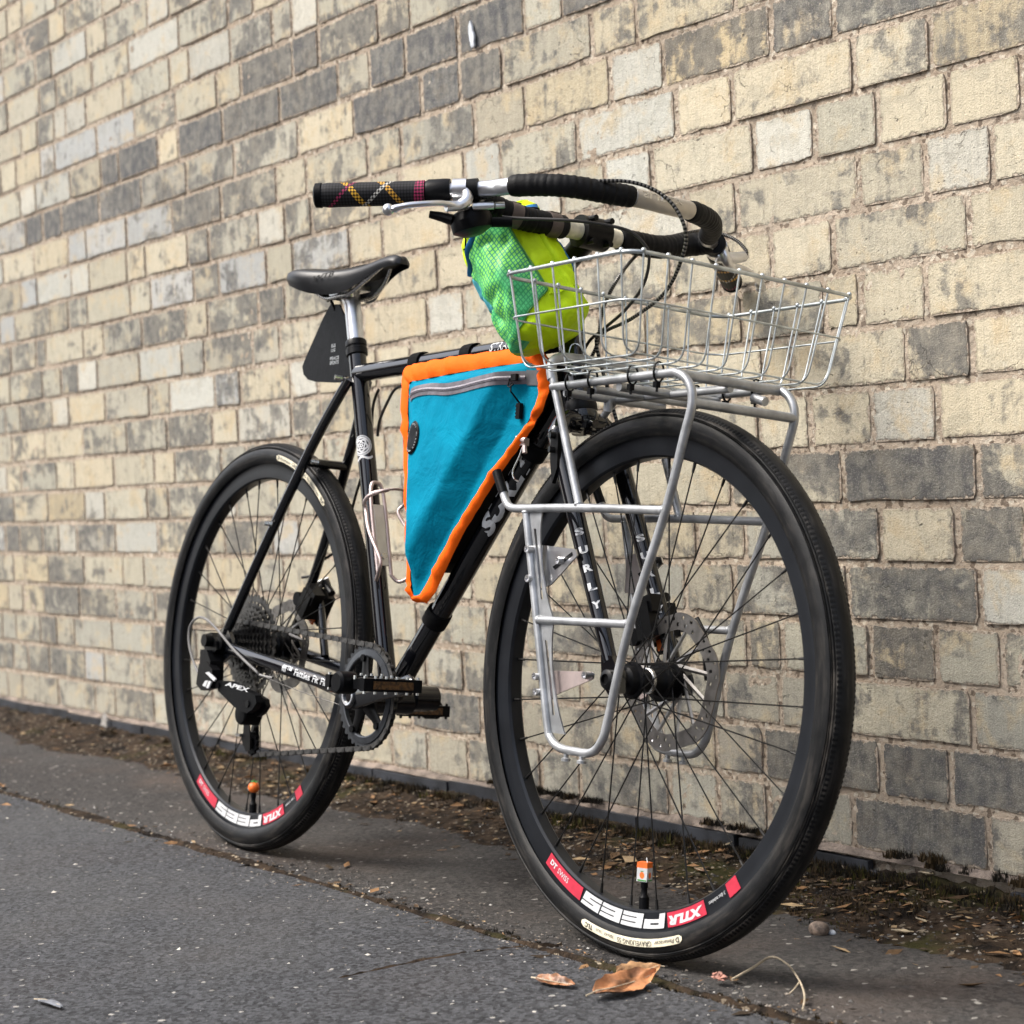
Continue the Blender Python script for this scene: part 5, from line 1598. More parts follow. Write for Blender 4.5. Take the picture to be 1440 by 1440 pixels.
cable('shift_cable', [(0.8819, -0.165, 0.9419), (0.8963, -0.15, 0.9406), (0.9546, -0.11, 0.9367), (0.9786, -0.07, 0.9347), (0.9997, -0.045, 0.9278), (1.0117, -0.03, 0.9129), (1.0128, -0.02, 0.8958), (0.9922, -0.01, 0.8642), (0.9459, 0, 0.8375), (0.8899, 0.01, 0.8183)] + [(.836, .022, .80), (.80, .024, .735), (.74, .02, .66)], .0022, M_CABLE, 10)
cable('shift_cable', [(.17, -.066, .300), (.14, -.073, .303)] + [(0.129, -0.078, 0.3106), (0.0587, -0.08, 0.3387), (-0.007, -0.082, 0.3718), (-0.0473, -0.083, 0.3874), (-0.0807, -0.084, 0.3887), (-0.1036, -0.085, 0.3718), (-0.0978, -0.087, 0.3435), (-0.0707, -0.09, 0.3139), (-0.0368, -0.093, 0.2912)], .0022, mat('grey_cable_housing', (.16, .155, .15), .4, vary=.15), 8)
cable('brake_cable', [(.3, .02, .775), (.27, .03, .75), (.235, .05, .69)] + [(.17, .066, .6), (.14, .068, .53)] + [(0.0766, 0.065, 0.4978), (0.0486, 0.066, 0.4755), (0.0104, 0.067, 0.47)], .0024, M_CABLE, 8)
cable('bare_cable', [(.141, -.073, .303), (.25, -.06, .284), (.39, -.03, .262)], .0006, M_COG, 4)
cable('brake_cable', [(.395, .012, .775), (.36, .015, .772), (.335, .018, .755), (.31, .02, .725), (.3, .024, .70)], .0024, M_CABLE, 8)

# bottle cage on the seat tube ------------------------------------------------
BC = holder('bottle_cage', bike)
fwd = Vector((.956, 0, .292))           # away from the seat tube
upv = (Vector(ST_T) - Vector(BBP)).normalized()
b0 = Vector(BBP) + upv * .195 + fwd * .0155
def cp(u_, w_, h_): return b0 + fwd * u_ + Vector((0, w_, 0)) + upv * h_
part('cage_spine', MB().tube(spline([cp(.004, -.012, 0), cp(.004, -.012, .13), cp(.004, 0, .152), cp(.004, .012, .13), cp(.004, .012, 0)], 8), .003, 12), M_PEWTER, BC)
for s in (-1, 1):
    part('cage_arm', MB().tube(spline([cp(.004, s * .012, .0), cp(.012, s * .022, -.012), cp(.042, s * .034, -.004), cp(.05, s * .036, .01), cp(.03, s * .038, .06), cp(.014, s * .03, .1), cp(.022, s * .036, .112), cp(.045, s * .034, .118), cp(.062, s * .016, .119)], 8), .003, 12), M_PEWTER, BC)
part('cage_band', MB().tube(spline([cp(.035, -.037, .116), cp(.06, -.02, .119), cp(.067, 0, .12), cp(.06, .02, .119), cp(.035, .037, .116)], 8), .0052, 10, flat=.35), M_PEWTER, BC)
part('cage_plate', MB().box(cp(.0035, 0, .065), (.003, .018, .1), Matrix.Rotation(R(-17), 3, 'Y')), M_ALU, BC)
part('cage_bolt', MB().cyl(cp(.003, 0, .03), cp(.009, 0, .03), .005, n=14), M_STEEL, BC)

# ------------------------------------------------------------------ front rack
rack = bthing('front_rack', 'silver tubular rack bolted over the front wheel', 'rack', (1.05, 0, .28))
RT = .0056
for s in (-1, 1):
    Y = s * .085
    lp = [(.907, Y, .7255), (1.0, Y, .726), (1.13, Y, .7268), (1.158, Y, .7255), (1.179, Y, .712), (1.187, Y, .688), (1.175, Y, .645), (1.149, Y, .558), (1.094, Y, .419), (1.062, Y, .30), (1.052, Y, .273), (1.033, Y, .257), (1.0, Y, .2555), (.968, Y, .2575), (.948, Y, .268), (.938, Y, .29), (.903, Y, .42), (.866, Y, .560)]
    part('side_hoop', MB().tube(spline(lp, 7), RT, 14), M_RACK, rack, 60)
    ub = [(1.149, Y, .559), (.98, Y, .5645), (.86, Y, .5655), (.832, Y, .567), (.819, Y, .575), (.808, Y, .592)]
    part('upper_bar', MB().tube(spline(ub, 7), RT, 14), M_RACK, rack, 60)
    part('rubber_tip', MB().tube([(.811, Y, .587), (.792, Y, .617)], .0066, 14), M_PLASTIC, rack)
    part('lower_bar', MB().cyl((.903, Y, .4185), (1.094, Y, .4195), RT * .95, n=14), M_RACK, rack, 60)
    for (jx, jz, dx, dz) in ((1.149, .559, -1, 0), (.98, .5645, -.4, .9), (.903, .4185, 1, 0), (1.094, .4195, -1, 0), (.907, .7255, 1, 0), (.866, .5655, 0, -1)):
        jd = Vector((dx, 0, dz)).normalized()
        part('weld_bead', MB().lathe((jx + jd.x * RT * .75, Y, jz + jd.z * RT * .75), jd, [(RT * .98, -.001), (RT * 1.22, .0004), (RT * 1.16, .0018), (RT * .98, .0032)], 14), M_RACK, rack, 60)
    # slotted plate along the rear upright
    def up_x(z): return .866 + (.903 - .866) * (.56 - z) / .14 if z > .42 else .903 + (.938 - .903) * (.42 - z) / .13
    def strip(z0, z1, o0, o1):
        n = 8
        L_ = [(up_x(z0 + (z1 - z0) * i / n) + o0(i / n), z0 + (z1 - z0) * i / n) for i in range(n + 1)]
        R_ = [(up_x(z0 + (z1 - z0) * i / n) + o1(i / n), z0 + (z1 - z0) * i / n) for i in range(n + 1)]
        return L_ + R_[::-1]
    pl = MB()
    yy = (Y - .0012 + s * -.002, Y + .0012 + s * -.002)
    scal = lambda t: .02 + .012 * abs(2 * t - 1) ** 2.5
    c0 = lambda t: .003
    for (z0, z1) in ((.275, .415), (.424, .56)):
        zs = lambda a: z0 + (z1 - z0) * a
        outer = lambda a: (lambda t: .021 + .012 * abs(2 * (a[0] + (a[1] - a[0]) * t) - 1) ** 2.2)
        pl.prism(strip(zs(0), zs(.16), c0, outer((0, .16))), yy)
        pl.prism(strip(zs(.16), zs(.84), c0, lambda t: .0115), yy)
        pl.prism(strip(zs(.16), zs(.84), lambda t: .0165, outer((.16, .84))), yy)
        pl.prism(strip(zs(.84), zs(1), c0, outer((.84, 1))), yy)
    part('slotted_plate', pl, M_RACK, rack, 30, fix=True)
    # struts down from the rear hoop
    part('rear_strut', MB().tube([(.9045, s * .083, .738), (.98, Y, .566)], RT, 14), M_RACK, rack, 60)
    for (x, z) in ((.992, .2525), (1.024, .2525)):
        part('foot_stud', MB().lathe((x - .01, Y, z), (0, 0, -1), [(0, -.004), (.0032, -.004), (.0032, .006), (.006, .0075), (.006, .011), (0, .011)], 14), M_RACK, rack)
    # polished brackets to the fork and axle
    ub_ = MB()
    o_ = s * -.0075
    bx = .884
    ub_.prism([(bx + .0, .517), (bx + .012, .517), (bx + .012, .463), (bx + .0, .463)], (Y + o_ - .001, Y + o_ + .001))
    part('fork_bracket', ub_, M_CHROME, rack, 20, fix=True)
    fb = MB()
    fb.prism([(.893, .517), (.912, .516), (.962, .512), (.966, .504), (.915, .466), (.905, .4625), (.893, .463)], (Y - o_ * 0 + s * -.0135, Y + s * -.0115))
    part('fork_bracket', fb, M_CHROME, rack, 20, fix=True)
    part('bracket_slot', MB().prism([(.916, .489), (.921, .485), (.957, .5045), (.955, .5085)], (Y + s * -.0142, Y + s * -.0108)), M_MATT, rack, 0, fix=True)
    part('axle_bracket', MB().prism([(.915, .352), (.935, .354), (1.008, .357), (1.012, .347), (.95, .327), (.926, .317), (.916, .32)], (Y + s * -.0125, Y + s * -.0105)), M_PEWTER, rack, 20, fix=True)
    for (x, z) in ((.884, .511), (.889, .472), (.917, .345), (.921, .3255), (.936, .497), (1.006, .352)):
        bo = MB()
        yb = Y + s * .008
        if x in (.936, 1.006): yb = Y + s * -.004
        bo.cyl((x, yb, z), (x, yb + s * -.012, z), .0048, n=12)
        bo.lathe((x, yb, z), (0, s, 0), [(0, -.002), (.0026, -.002), (.0026, .002), (.0048, .0022), (.0048, 0)], 12)
        part('bracket_bolt', bo, M_CHROME, rack)
rh = [(.9035, -.083, .736), (.898, -.082, .752), (.893, -.072, .765), (.89, -.05, .77), (.89, 0, .771), (.89, .05, .77), (.893, .072, .765), (.898, .082, .752), (.9035, .083, .736)]
part('rear_hoop', MB().tube(spline(rh, 7), RT * 1.25, 16), M_RACK, rack, 60)
for (x, z, r) in ((.935, .7165, .0058), (1.045, .7168, .0058), (1.158, .7245, .0066), (1.1865, .688, .0062), (.995, .7165, .005)):
    part('cross_tube', MB().cyl((x, -.084, z), (x, .084, z), r, n=14), M_RACK, rack, 60)
part('centre_rail', MB().cyl((.935, .0, .7165), (1.16, .0, .7165), .005, n=14), M_RACK, rack, 60)
part('lamp_boss', MB().cyl((1.165, .034, .709), (1.187, .034, .703), .0058, n=16), M_RACK, rack)
part('lamp_boss', MB().cyl((.935, -.012, .716), (.935, -.012, .699), .006, n=16), M_RACK, rack)
part('fork_tab', MB().cyl((.912, 0, .696), (.935, 0, .7165), .005, n=12), M_RACK, rack)

# ------------------------------------------------------------------ wire basket
basket = bthing('wire_basket', 'zinc wire basket tied on the silver front rack', 'basket', (1.05, 0, .735))
bx0, bx1, by, bz = .9195, 1.187, .19, .856
cx0, cx1, cy, cz = .938, 1.168, .168, .7385
def rrect(x0, x1, y, z, r, n=6):
    out = []
    for (cx_, cy_, a0) in ((x1 - r, y - r, 0), (x0 + r, y - r, 90), (x0 + r, -y + r, 180), (x1 - r, -y + r, 270)):
        for k in range(n + 1):
            a = R(a0 + 90 * k / n); out.append((cx_ + r * math.cos(a), cy_ + r * math.sin(a), z))
    return out
part('rim_wire', MB().tube(rrect(bx0, bx1, by, bz, .03), .0026, 10, closed=True), M_ZINC, basket, 60)
f_ = .47
def lerp(a, b, t): return a + (b - a) * t
part('middle_wire', MB().tube(rrect(lerp(bx0, cx0, f_) - .002, lerp(bx1, cx1, f_) + .002, lerp(by, cy, f_) + .002, lerp(bz, cz, f_),   .028), .0013, 8, closed=True), M_ZINC, basket, 60)
def uwire(p_top0, p_bot0, p_bot1, p_top1, rz=.02):
    """a single wire: hooked over the rim, down one side, across the floor and up the other"""
    a, b, c, d = map(Vector, (p_top0, p_bot0, p_bot1, p_top1))
    u1 = (a - b).normalized(); u2 = (c - b).normalized(); u3 = (d - c).normalized()
    pts = [a + Vector((0, 0, .0035)), a]
    for k in range(7):
        t = k / 6; pts.append((b + u1 * rz) * (1 - t) ** 2 + b * 2 * t * (1 - t) + (b + u2 * rz) * t * t)
    for k in range(7):
        t = k / 6; pts.append((c - u2 * rz) * (1 - t) ** 2 + c * 2 * t * (1 - t) + (c + u3 * rz) * t * t)
    pts += [d, d + Vector((0, 0, .0035))]
    mb = MB().tube(pts, .0013, 8)
    for e, q in ((a, Vector((0, 0, 1))), (d, Vector((0, 0, 1)))):
        mb.ball(e + Vector((0, 0, .002)), .0033, 8, 6)
    return mb
for k in range(10):
    t = -1 + 2 * k / 9
    yt, yb = t * (by - .018), t * (cy - .012)
    part('basket_wire', uwire((bx0 + .001, yt, bz), (cx0, yb, cz), (cx1, yb, cz), (bx1 - .001, yt, bz)), M_ZINC, basket, 60)
for k in range(6):
    t = k / 5
    xt, xb = lerp(bx0 + .022, bx1 - .022, t), lerp(cx0 + .014, cx1 - .014, t)
    part('basket_wire', uwire((xt, -by + .001, bz), (xb, -cy, cz + .0032), (xb, cy, cz + .0032), (xt, by - .001, bz)), M_ZINC, basket, 60)
for (x, y) in ((.945, -.085), (.992, -.085), (1.072, -.085), (1.122, -.085), (1.115, .085), (1.0, .085), (1.06, .085)):
    z = .7262
    zt = MB()
    loop_ = [(x, y + .0085 * math.sin(a) * .95, z + .0035 + .0125 * math.cos(a)) for a in [2 * math.pi * k / 18 for k in range(18)]]
    zt.tube(loop_, .0018, 6, closed=True, flat=.6)
    zt.box((x + .001, y - .003, z - .0125), (.0065, .007, .0075)); zt.box((x + .003, y - .004, z - .018), (.0028, .0016, .008))
    part('zip_tie', zt, M_PLASTIC, basket, 40)

# ------------------------------------------------------------------ frame bag
bag = bthing('frame_bag', 'teal and orange triangular frame bag strapped inside the frame', 'bag', (.6, 0, .44))
OUT = [(0.4511, -0.033, 0.7848), (0.464, -0.033, 0.7948), (0.4897, -0.033, 0.7961), (0.5421, -0.033, 0.7974), (0.5948, -0.033, 0.7985), (0.6587, -0.033, 0.7985), (0.7203, -0.033, 0.7975), (0.7796, -0.033, 0.7965), (0.8082, -0.033, 0.7911), (0.8225, -0.033, 0.7781), (0.83, -0.033, 0.751), (0.8303, -0.033, 0.7314), (0.8167, -0.033, 0.7047), (0.7991, -0.033, 0.684), (0.7609, -0.033, 0.65), (0.7217, -0.033, 0.6172), (0.6823, -0.033, 0.5766), (0.642, -0.033, 0.535), (0.61, -0.033, 0.4926), (0.5812, -0.033, 0.4505), (0.5603, -0.033, 0.4343), (0.5372, -0.033, 0.4348), (0.5153, -0.033, 0.4395), (0.5067, -0.033, 0.4628), (0.4973, -0.033, 0.5269), (0.4805, -0.033, 0.6025), (0.4655, -0.033, 0.6789), (0.4537, -0.033, 0.7451)]
INN = [(0.4802, -0.036, 0.7638), (0.4876, -0.036, 0.7687), (0.5073, -0.036, 0.7684), (0.5534, -0.036, 0.7705), (0.6058, -0.036, 0.772), (0.6656, -0.036, 0.7738), (0.7234, -0.036, 0.7745), (0.7742, -0.036, 0.7746), (0.7944, -0.036, 0.772), (0.8052, -0.036, 0.7623), (0.8105, -0.036, 0.7422), (0.8106, -0.036, 0.7244), (0.8012, -0.036, 0.7033), (0.785, -0.036, 0.6844), (0.7477, -0.036, 0.6542), (0.7079, -0.036, 0.6234), (0.668, -0.036, 0.5837), (0.6273, -0.036, 0.5431), (0.5947, -0.036, 0.5037), (0.5667, -0.036, 0.4678), (0.5518, -0.036, 0.4486), (0.5407, -0.036, 0.4442), (0.5292, -0.036, 0.4439), (0.5205, -0.036, 0.4681), (0.5098, -0.036, 0.5266), (0.4991, -0.036, 0.6018), (0.4903, -0.036, 0.6775), (0.4819, -0.036, 0.7321)]
n_ = len(OUT)
OUT = [Vector(p) for p in OUT]; INN = [Vector(p) for p in INN]
def dense(P_, k=4):
    q = []
    for i in range(len(P_)):
        for j in range(k): q.append(P_[i].lerp(P_[(i + 1) % len(P_)], j / k))
    return q
OD, ID = dense(OUT), dense(INN)
cen = Vector((.655, 0, .675))
ridge = (Vector((.735, 0, .742)), Vector((.535, 0, .505)))
def puff(x, z):
    """swell of the teal panel: two gently sloping planes that meet along a crease"""
    a, b = ridge
    d = (b - a); nrm = Vector((-d.z, 0, d.x)).normalized()
    if nrm.x > 0: nrm = -nrm                         # points to the upper left side
    q = (Vector((x, 0, z)) - a).dot(nrm)
    h1, h2 = .027 - q * .1, .027 + q * .72
    k_ = .006                                        # soft crease
    u_ = max(0.0, 1 - abs(h1 - h2) / k_)
    h = min(h1, h2) - u_ * u_ * k_ * .25
    return h + mnoise.noise((x * 16, z * 16, 1)) * .0035 + mnoise.noise((x * 42, z * 42, 7)) * .0011
RNG = 26
vs, fs = [], []
N = len(ID)
for k in range(RNG + 1):
    t = 1 - k / RNG
    for p in ID:
        q = Vector((cen.x + (p.x - cen.x) * t, 0, cen.z + (p.z - cen.z) * t))
        edge_ = min(1, (1 - t) * 6.5)
        sm_ = edge_ * edge_ * (3 - 2 * edge_)
        hv = max(0, puff(q.x, q.z)) * sm_
        vs.append((q.x, -.0365 - hv, q.z))
for k in range(RNG):
    for i in range(N):
        j = (i + 1) % N
        fs.append((k * N + i, k * N + j, (k + 1) * N + j, (k + 1) * N + i))
part('side_panel', MB().add(vs, fs), M_TEAL, bag, 80, fix=False)
# ruffled orange border, gusset and far side
vs, fs = [], []
M_ = 9
ph = 0
for i in range(N):
    o_, q = OD[i], ID[i]
    rf = .003 * mnoise.noise((o_.x * 70, o_.z * 70, 0)) + .0018 * mnoise.noise((o_.x * 190, o_.z * 190, 2))
    for k in range(M_):
        t = k / (M_ - 1)
        p = q.lerp(o_, t)
        y = -.0362 - (.0042 + rf * 2.6) * math.sin(math.pi * min(1, t * .92 + .08)) ** .7 + .004 * t * t
        rad = (p - Vector((cen.x, p.y, cen.z))).normalized() * rf * t
        vs.append((p.x + rad.x, y, p.z + rad.z))
for i in range(N):
    j = (i + 1) % N
    for k in range(M_ - 1): fs.append((i * M_ + k, j * M_ + k, j * M_ + k + 1, i * M_ + k + 1))
part('border', MB().add(vs, fs), M_ORANGE, bag, 80, fix=False)
def shr(p):
    """the bag body narrows on the side that rests against the down tube"""
    d = Vector((p.x - cen.x, 0, p.z - cen.z)).normalized()
    return lerp(.95, .62, max(0.0, min(1.0, (d.x * .72 - d.z * .69) * 1.6)))
vs = [(p.x, -.032, p.z) for p in OD] + [(cen.x + (p.x - cen.x) * shr(p), -.024, cen.z + (p.z - cen.z) * shr(p)) for p in OD] + [(cen.x + (p.x - cen.x) * shr(p) * .985, .03, cen.z + (p.z - cen.z) * shr(p) * .985) for p in OD]
fs = []
for i in range(N):
    j = (i + 1) % N
    fs += [(i, j, N + j, N + i), (N + i, N + j, 2 * N + j, 2 * N + i)]
fs.append(tuple(2 * N + i for i in range(N)))
part('gusset', MB().add(vs, fs), M_STRAP, bag, 50, fix=True)
# zip with puller, and round rubber patch; laid on the panel surface
def on_panel(x, z, lift=.0012):
    best = 0
    # same swell as the panel, faded at its edge
    dmin = 1
    v = Vector((x, 0, z)) - Vector((cen.x, 0, cen.z))
    L_ = v.length
    ang = math.atan2(v.z, v.x)
    rb = None
    for i in range(N):
        a, b = ID[i] - cen, ID[(i + 1) % N] - cen
        a0, a1 = math.atan2(a.z, a.x), math.atan2(b.z, b.x)
        da = (a1 - a0 + math.pi) % (2 * math.pi) - math.pi
        dq = (ang - a0 + math.pi) % (2 * math.pi) - math.pi
        if da != 0 and 0 <= dq / da <= 1:
            t = dq / da
            rb = Vector((lerp(a.x, b.x, t), 0, lerp(a.z, b.z, t))).length; break
    tt_ = min(1, L_ / rb) if rb else .9
    e = min(1, (1 - tt_) * 6.5); sm_ = e * e * (3 - 2 * e)
    return Vector((x, -.0365 - max(0, puff(x, z)) * sm_ - lift, z))
zp = [(0.4907, -0.04, 0.7441), (0.5155, -0.04, 0.7501), (0.5579, -0.04, 0.7505), (0.6109, -0.04, 0.746), (0.6562, -0.04, 0.7471), (0.7003, -0.04, 0.7492), (0.7433, -0.04, 0.7513), (0.7869, -0.04, 0.7522)]
zc = spline([(p[0], 0, p[2]) for p in zp], 8)
def ribbon(mb, pts, half, lift, prof=0.0):
    vs, fs = [], []
    for i, p in enumerate(pts):
        t = (pts[min(i + 1, len(pts) - 1)] - pts[max(i - 1, 0)]).normalized()
        nn = Vector((-t.z, 0, t.x))
        for u in (-1, -.5, 0, .5, 1):
            q = on_panel(p.x + nn.x * half * u, p.z + nn.z * half * u, lift + prof * (1 - abs(u)))
            vs.append(q)
    for i in range(len(pts) - 1):
        for k in range(4): fs.append((i * 5 + k, i * 5 + 5 + k, i * 5 + 6 + k, i * 5 + 1 + k))
    return mb.add(vs, fs)
part('zip_tape', ribbon(MB(), zc, .0088, .0014), M_ZIPTAPE, bag, 60)
part('zip_chain', ribbon(MB(), [p + Vector((0, 0, -.0002)) for p in zc], .0026, .0022, .0016), mat('grey_zip_teeth', (.24, .22, .25), .4, vary=.2, nscale=300), bag, 60)
ze = [zc[-1].lerp(zc[-1] + Vector((.027, 0, -.002)), i / 6) for i in range(7)]
part('zip_garage', ribbon(MB(), ze, .0105, .0018), mat('grey_patch', (.085, .085, .095), .6), bag, 60)
zs_ = on_panel(zc[-4].x, zc[-4].z, .004)
zm = MB().box(zs_, (.012, .005, .009)).tube([zs_ + Vector((-.008, -.002, .0)), zs_ + Vector((-.009, -.004, -.012)), zs_ + Vector((-.003, -.005, -.014)), zs_ + Vector((.004, -.004, -.01))], .0012, 6)
part('zip_slider', zm, M_MATT, bag)
pu = MB().tube([zs_ + Vector((-.002, -.004, -.008)), zs_ + Vector((.0, -.005, -.02)), on_panel(zs_.x + .002, zs_.z - .036, .004)], .0013, 8)
pe = on_panel(zs_.x + .002, zs_.z - .046, .005)
pu.box(pe, (.0085, .006, .022))
for k in range(4): pu.box(pe + Vector((-.005, 0, -.008 + .005 * k)), (.003, .005, .0022))
part('zip_pull', pu, M_PLASTIC, bag)
pc = [(0.5139, -0.04, 0.6793)]
pcx, pcz = pc[0][0] + .011, pc[0][2]
vs = [on_panel(pcx, pcz, .003)]; fs = []
for rr_, ll in ((.6, .003), (.93, .003), (1.0, .0015)):
    for i in range(36):
        a = 2 * math.pi * i / 36
        vs.append(on_panel(pcx + .0165 * rr_ * math.cos(a), pcz + .0255 * rr_ * math.sin(a), ll))
for i in range(36):
    j = (i + 1) % 36
    fs.append((0, 1 + i, 1 + j))
    for k in (0, 1): fs.append((1 + 36 * k + i, 1 + 36 * k + 36 + i, 1 + 36 * k + 36 + j, 1 + 36 * k + j))
part('round_patch', MB().add(vs, fs), M_PLASTIC, bag, 60)
pr = MB()
for k, ch in enumerate('WIZARD WORKS ' * 2):
    a = R(200 - k * 360 / 26); ca, sa = math.cos(a), math.sin(a)
    if ch == ' ': continue
    letters(pr, ch, lambda x, y, ca=ca, sa=sa: on_panel(pcx + .0125 * ca + (x - .001) * sa + (y - .0012) * ca, pcz + .0205 * sa - (x - .001) * ca + (y - .0012) * sa, .0036), height=.0026, bold=.02)
part('patch_lettering', pr, M_GLASSY, bag, 0)
# webbing straps round the tubes
for p, d, r in ((Vector((.452, 0, .8035)), Vector(TT_F) - Vector(TT_R), .0162), (Vector((.592, 0, .805)), Vector(TT_F) - Vector(TT_R), .0162), (Vector((.762, 0, .6585)), Vector(DT_F) - Vector(BBP), .0186), (Vector((.541, 0, .4145)), Vector(DT_F) - Vector(BBP), .0186)):
    d = d.normalized()
    mb = MB().lathe(p, d, [(r - .001, -.0125), (r + .0008, -.0125), (r + .0012, 0), (r + .0008, .0125), (r - .001, .0125)], 30, True)
    up_ = d.cross(Vector((0, 1, 0))).normalized() * -1
    mb.box(p + Vector((0, -r * .8, 0)) + d * .0, (.02, .006, .014), d.to_track_quat('X', 'Z').to_matrix())
    part('webbing_strap', mb, M_STRAP, bag, 40)
bk = MB()
kp = Vector((.776, -.03, .664))
bk.box(kp, (.012, .008, .01)); bk.cyl(kp + Vector((-.012, -.003, .006)), kp + Vector((.01, -.004, .001)), .0045, n=10); bk.cyl(kp + Vector((.004, -.002, -.006)), kp + Vector((.007, -.003, -.016)), .0035, n=10)
part('cord_lock', bk, M_PEWTER, bag)
part('cord', MB().tube(spline([kp, kp + Vector((-.004, -.004, -.02)), kp + Vector((-.02, -.002, -.04)), kp + Vector((-.012, -.004, -.052)), kp + Vector((-.004, -.002, -.055))], 6), .0011, 6), M_STEEL, bag)

# ------------------------------------------------------------------ lime stem bag
sb = bthing('stem_bag', 'lime green bag with net pocket hanging behind the handlebar', 'bag', (.86, -.05, .79))
T_, B_ = Vector((.778, -.098, .957)), Vector((.863, -.052, .795))
axb = (B_ - T_).normalized()
camd = Vector((.80, -.57, -.18))
e1 = (camd - axb * camd.dot(axb)).normalized()
e2 = e1.cross(axb)                      # towards the left of the picture for positive angles, tested below
if e2.y > 0: e2 = -e2
AL = (B_ - T_).length
def bagp(a, t, lift=0.0):
    """a: degrees round the bag (negative = towards the grip side), t: 0 top, 1 bottom"""
    a = R(-a)
    r = .0605 + .004 * math.sin(t * 3.0) - .004 * t
    if t > .9: r *= math.sqrt(max(0, 1 - ((t - .9) / .1) ** 2 * .96))
    if t < .06: r *= .9 + .1 * (t / .06)
    sq = 1 + .05 * math.cos(4 * (a - .5))
    w = mnoise.noise((math.cos(a) * 2.2, math.sin(a) * 2.2, t * 5)) * .0055 + (abs(mnoise.noise((math.cos(a) * 3.4 + t * 2, math.sin(a) * 3.4, t * 7))) - .2) * .009
    rr_ = r * sq + w + lift
    return T_ + axb * (AL * t) + (e1 * math.cos(a) + e2 * math.sin(a)) * rr_
NA, NT_ = 96, 40
vs, fs = [], []
for j in range(NT_ + 1):
    for i in range(NA): vs.append(bagp(360 * i / NA - 180, j / NT_))
for j in range(NT_):
    for i in range(NA):
        i2 = (i + 1) % NA
        fs.append((j * NA + i, (j + 1) * NA + i, (j + 1) * NA + i2, j * NA + i2))
fs.append(tuple(range(NA))); fs.append(tuple(NT_ * NA + i for i in range(NA))[::-1])
part('bag_body', MB().add(vs, fs), M_LIME, sb, 60, fix=True)
def quadpatch(name, c, lift, m, nu=20, nv=20, belly=0.0, uvs=None, inner=.0):
    """c: corners (a,t) tl, tr, br, bl"""
    vs, fs, us = [], [], []
    for j in range(nv + 1):
        v = j / nv
        for i in range(nu + 1):
            u = i / nu
            a = lerp(lerp(c[0][0], c[1][0], u), lerp(c[3][0], c[2][0], u), v)
            t = lerp(lerp(c[0][1], c[1][1], u), lerp(c[3][1], c[2][1], u), v)
            ed = min(u, v, 1 - u, 1 - v)
            vs.append(bagp(a, t, lift + belly * math.sin(math.pi * u) * math.sin(math.pi * v) - (.0016 if ed < .001 else 0)))
    for j in range(nv):
        for i in range(nu):
            k = j * (nu + 1) + i
            fs.append((k, k + nu + 1, k + nu + 2, k + 1))
            if uvs: us.append(tuple((uvs[0] * (i + x) / nu, uvs[1] * (j + y) / nv) for x, y in ((0, 0), (0, 1), (1, 1), (1, 0))))
    return part(name, MB().add(vs, fs, us if uvs else None), m, sb, 60)
NETC = [(-84, .27), (9, .035), (20, .74), (-52, .94)]
quadpatch('net_pocket', NETC, .0022, M_NET, 26, 30, .0035, (19, 25))
quadpatch('side_panel', [(-112, .3), (-80, .3), (-61, .62), (-95, .6)], .0016, M_SKYBLUE)
quadpatch('net_side', [(-100, .6), (-60, .62), (-50, .97), (-95, .97)], .0018, M_NET, 14, 16, 0, (10, 11))
quadpatch('strap_patch', [(31, .06), (62, .06), (60, .34), (39, .27)], .002, M_BLUE, 8, 8)
quadpatch('seam_tape', [(70, .36), (78, .35), (92, .62), (86, .62)], .0018, M_BLUE, 6, 10)
part('pocket_binding', MB().tube([bagp(lerp(-86, 10, k / 24), lerp(.268, .03, k / 24), .003) for k in range(25)], .0042, 10, flat=.6), M_BLUE, sb)
part('pocket_binding', MB().tube([bagp(lerp(9, 20, k / 24), lerp(.035, .74, k / 24), .002) for k in range(25)], .0013, 8), M_LEAFGREEN, sb)
part('pocket_binding', MB().tube([bagp(lerp(20, -52, k / 24), lerp(.74, .94, k / 24), .002) for k in range(25)], .0013, 8), M_LEAFGREEN, sb)
part('bag_lip', MB().tube([bagp(k * 10, .0, -.002) for k in range(36)], .0026, 8, closed=True), M_LIME, sb)
part('draw_cord', MB().tube([bagp(lerp(-70, 60, k / 30), .1 + .012 * math.sin(k * .9), .0025) for k in range(31)], .0013, 8), M_STRAP, sb)
part('side_webbing', MB().tube([bagp(lerp(46, 52, k / 24), lerp(.3, .93, k / 24), .001) for k in range(25)], .0042, 8, flat=.3, up=tuple(e1)), M_LEAFGREEN if False else M_LIME, sb)
part('hem', MB().tube([bagp(lerp(20, 112, k / 24), .77 + .012 * math.sin(k * .5), .0006) for k in range(25)], .0016, 8), M_LIME, sb)
for yb in (-.128, -.068):
    q = sub_path(cr_, 0, 1, 200)
    k = min(range(len(q)), key=lambda i: abs(q[i].y - yb) + (1 if q[i].x > .875 else 0))
    d = (q[min(k + 2, 199)] - q[max(k - 2, 0)]).normalized()
    mb = MB().lathe(q[k], d, [(.0148, -.0085), (.0168, -.0085), (.0172, 0), (.0168, .0085), (.0148, .0085)], 30, True)
    mb.box(q[k] + Vector((-.004, 0, .0168)), (.022, .015, .003), Matrix.Rotation(R(8), 3, 'Y'))
    part('leather_strap', mb, M_STRAPBR, sb, 40)

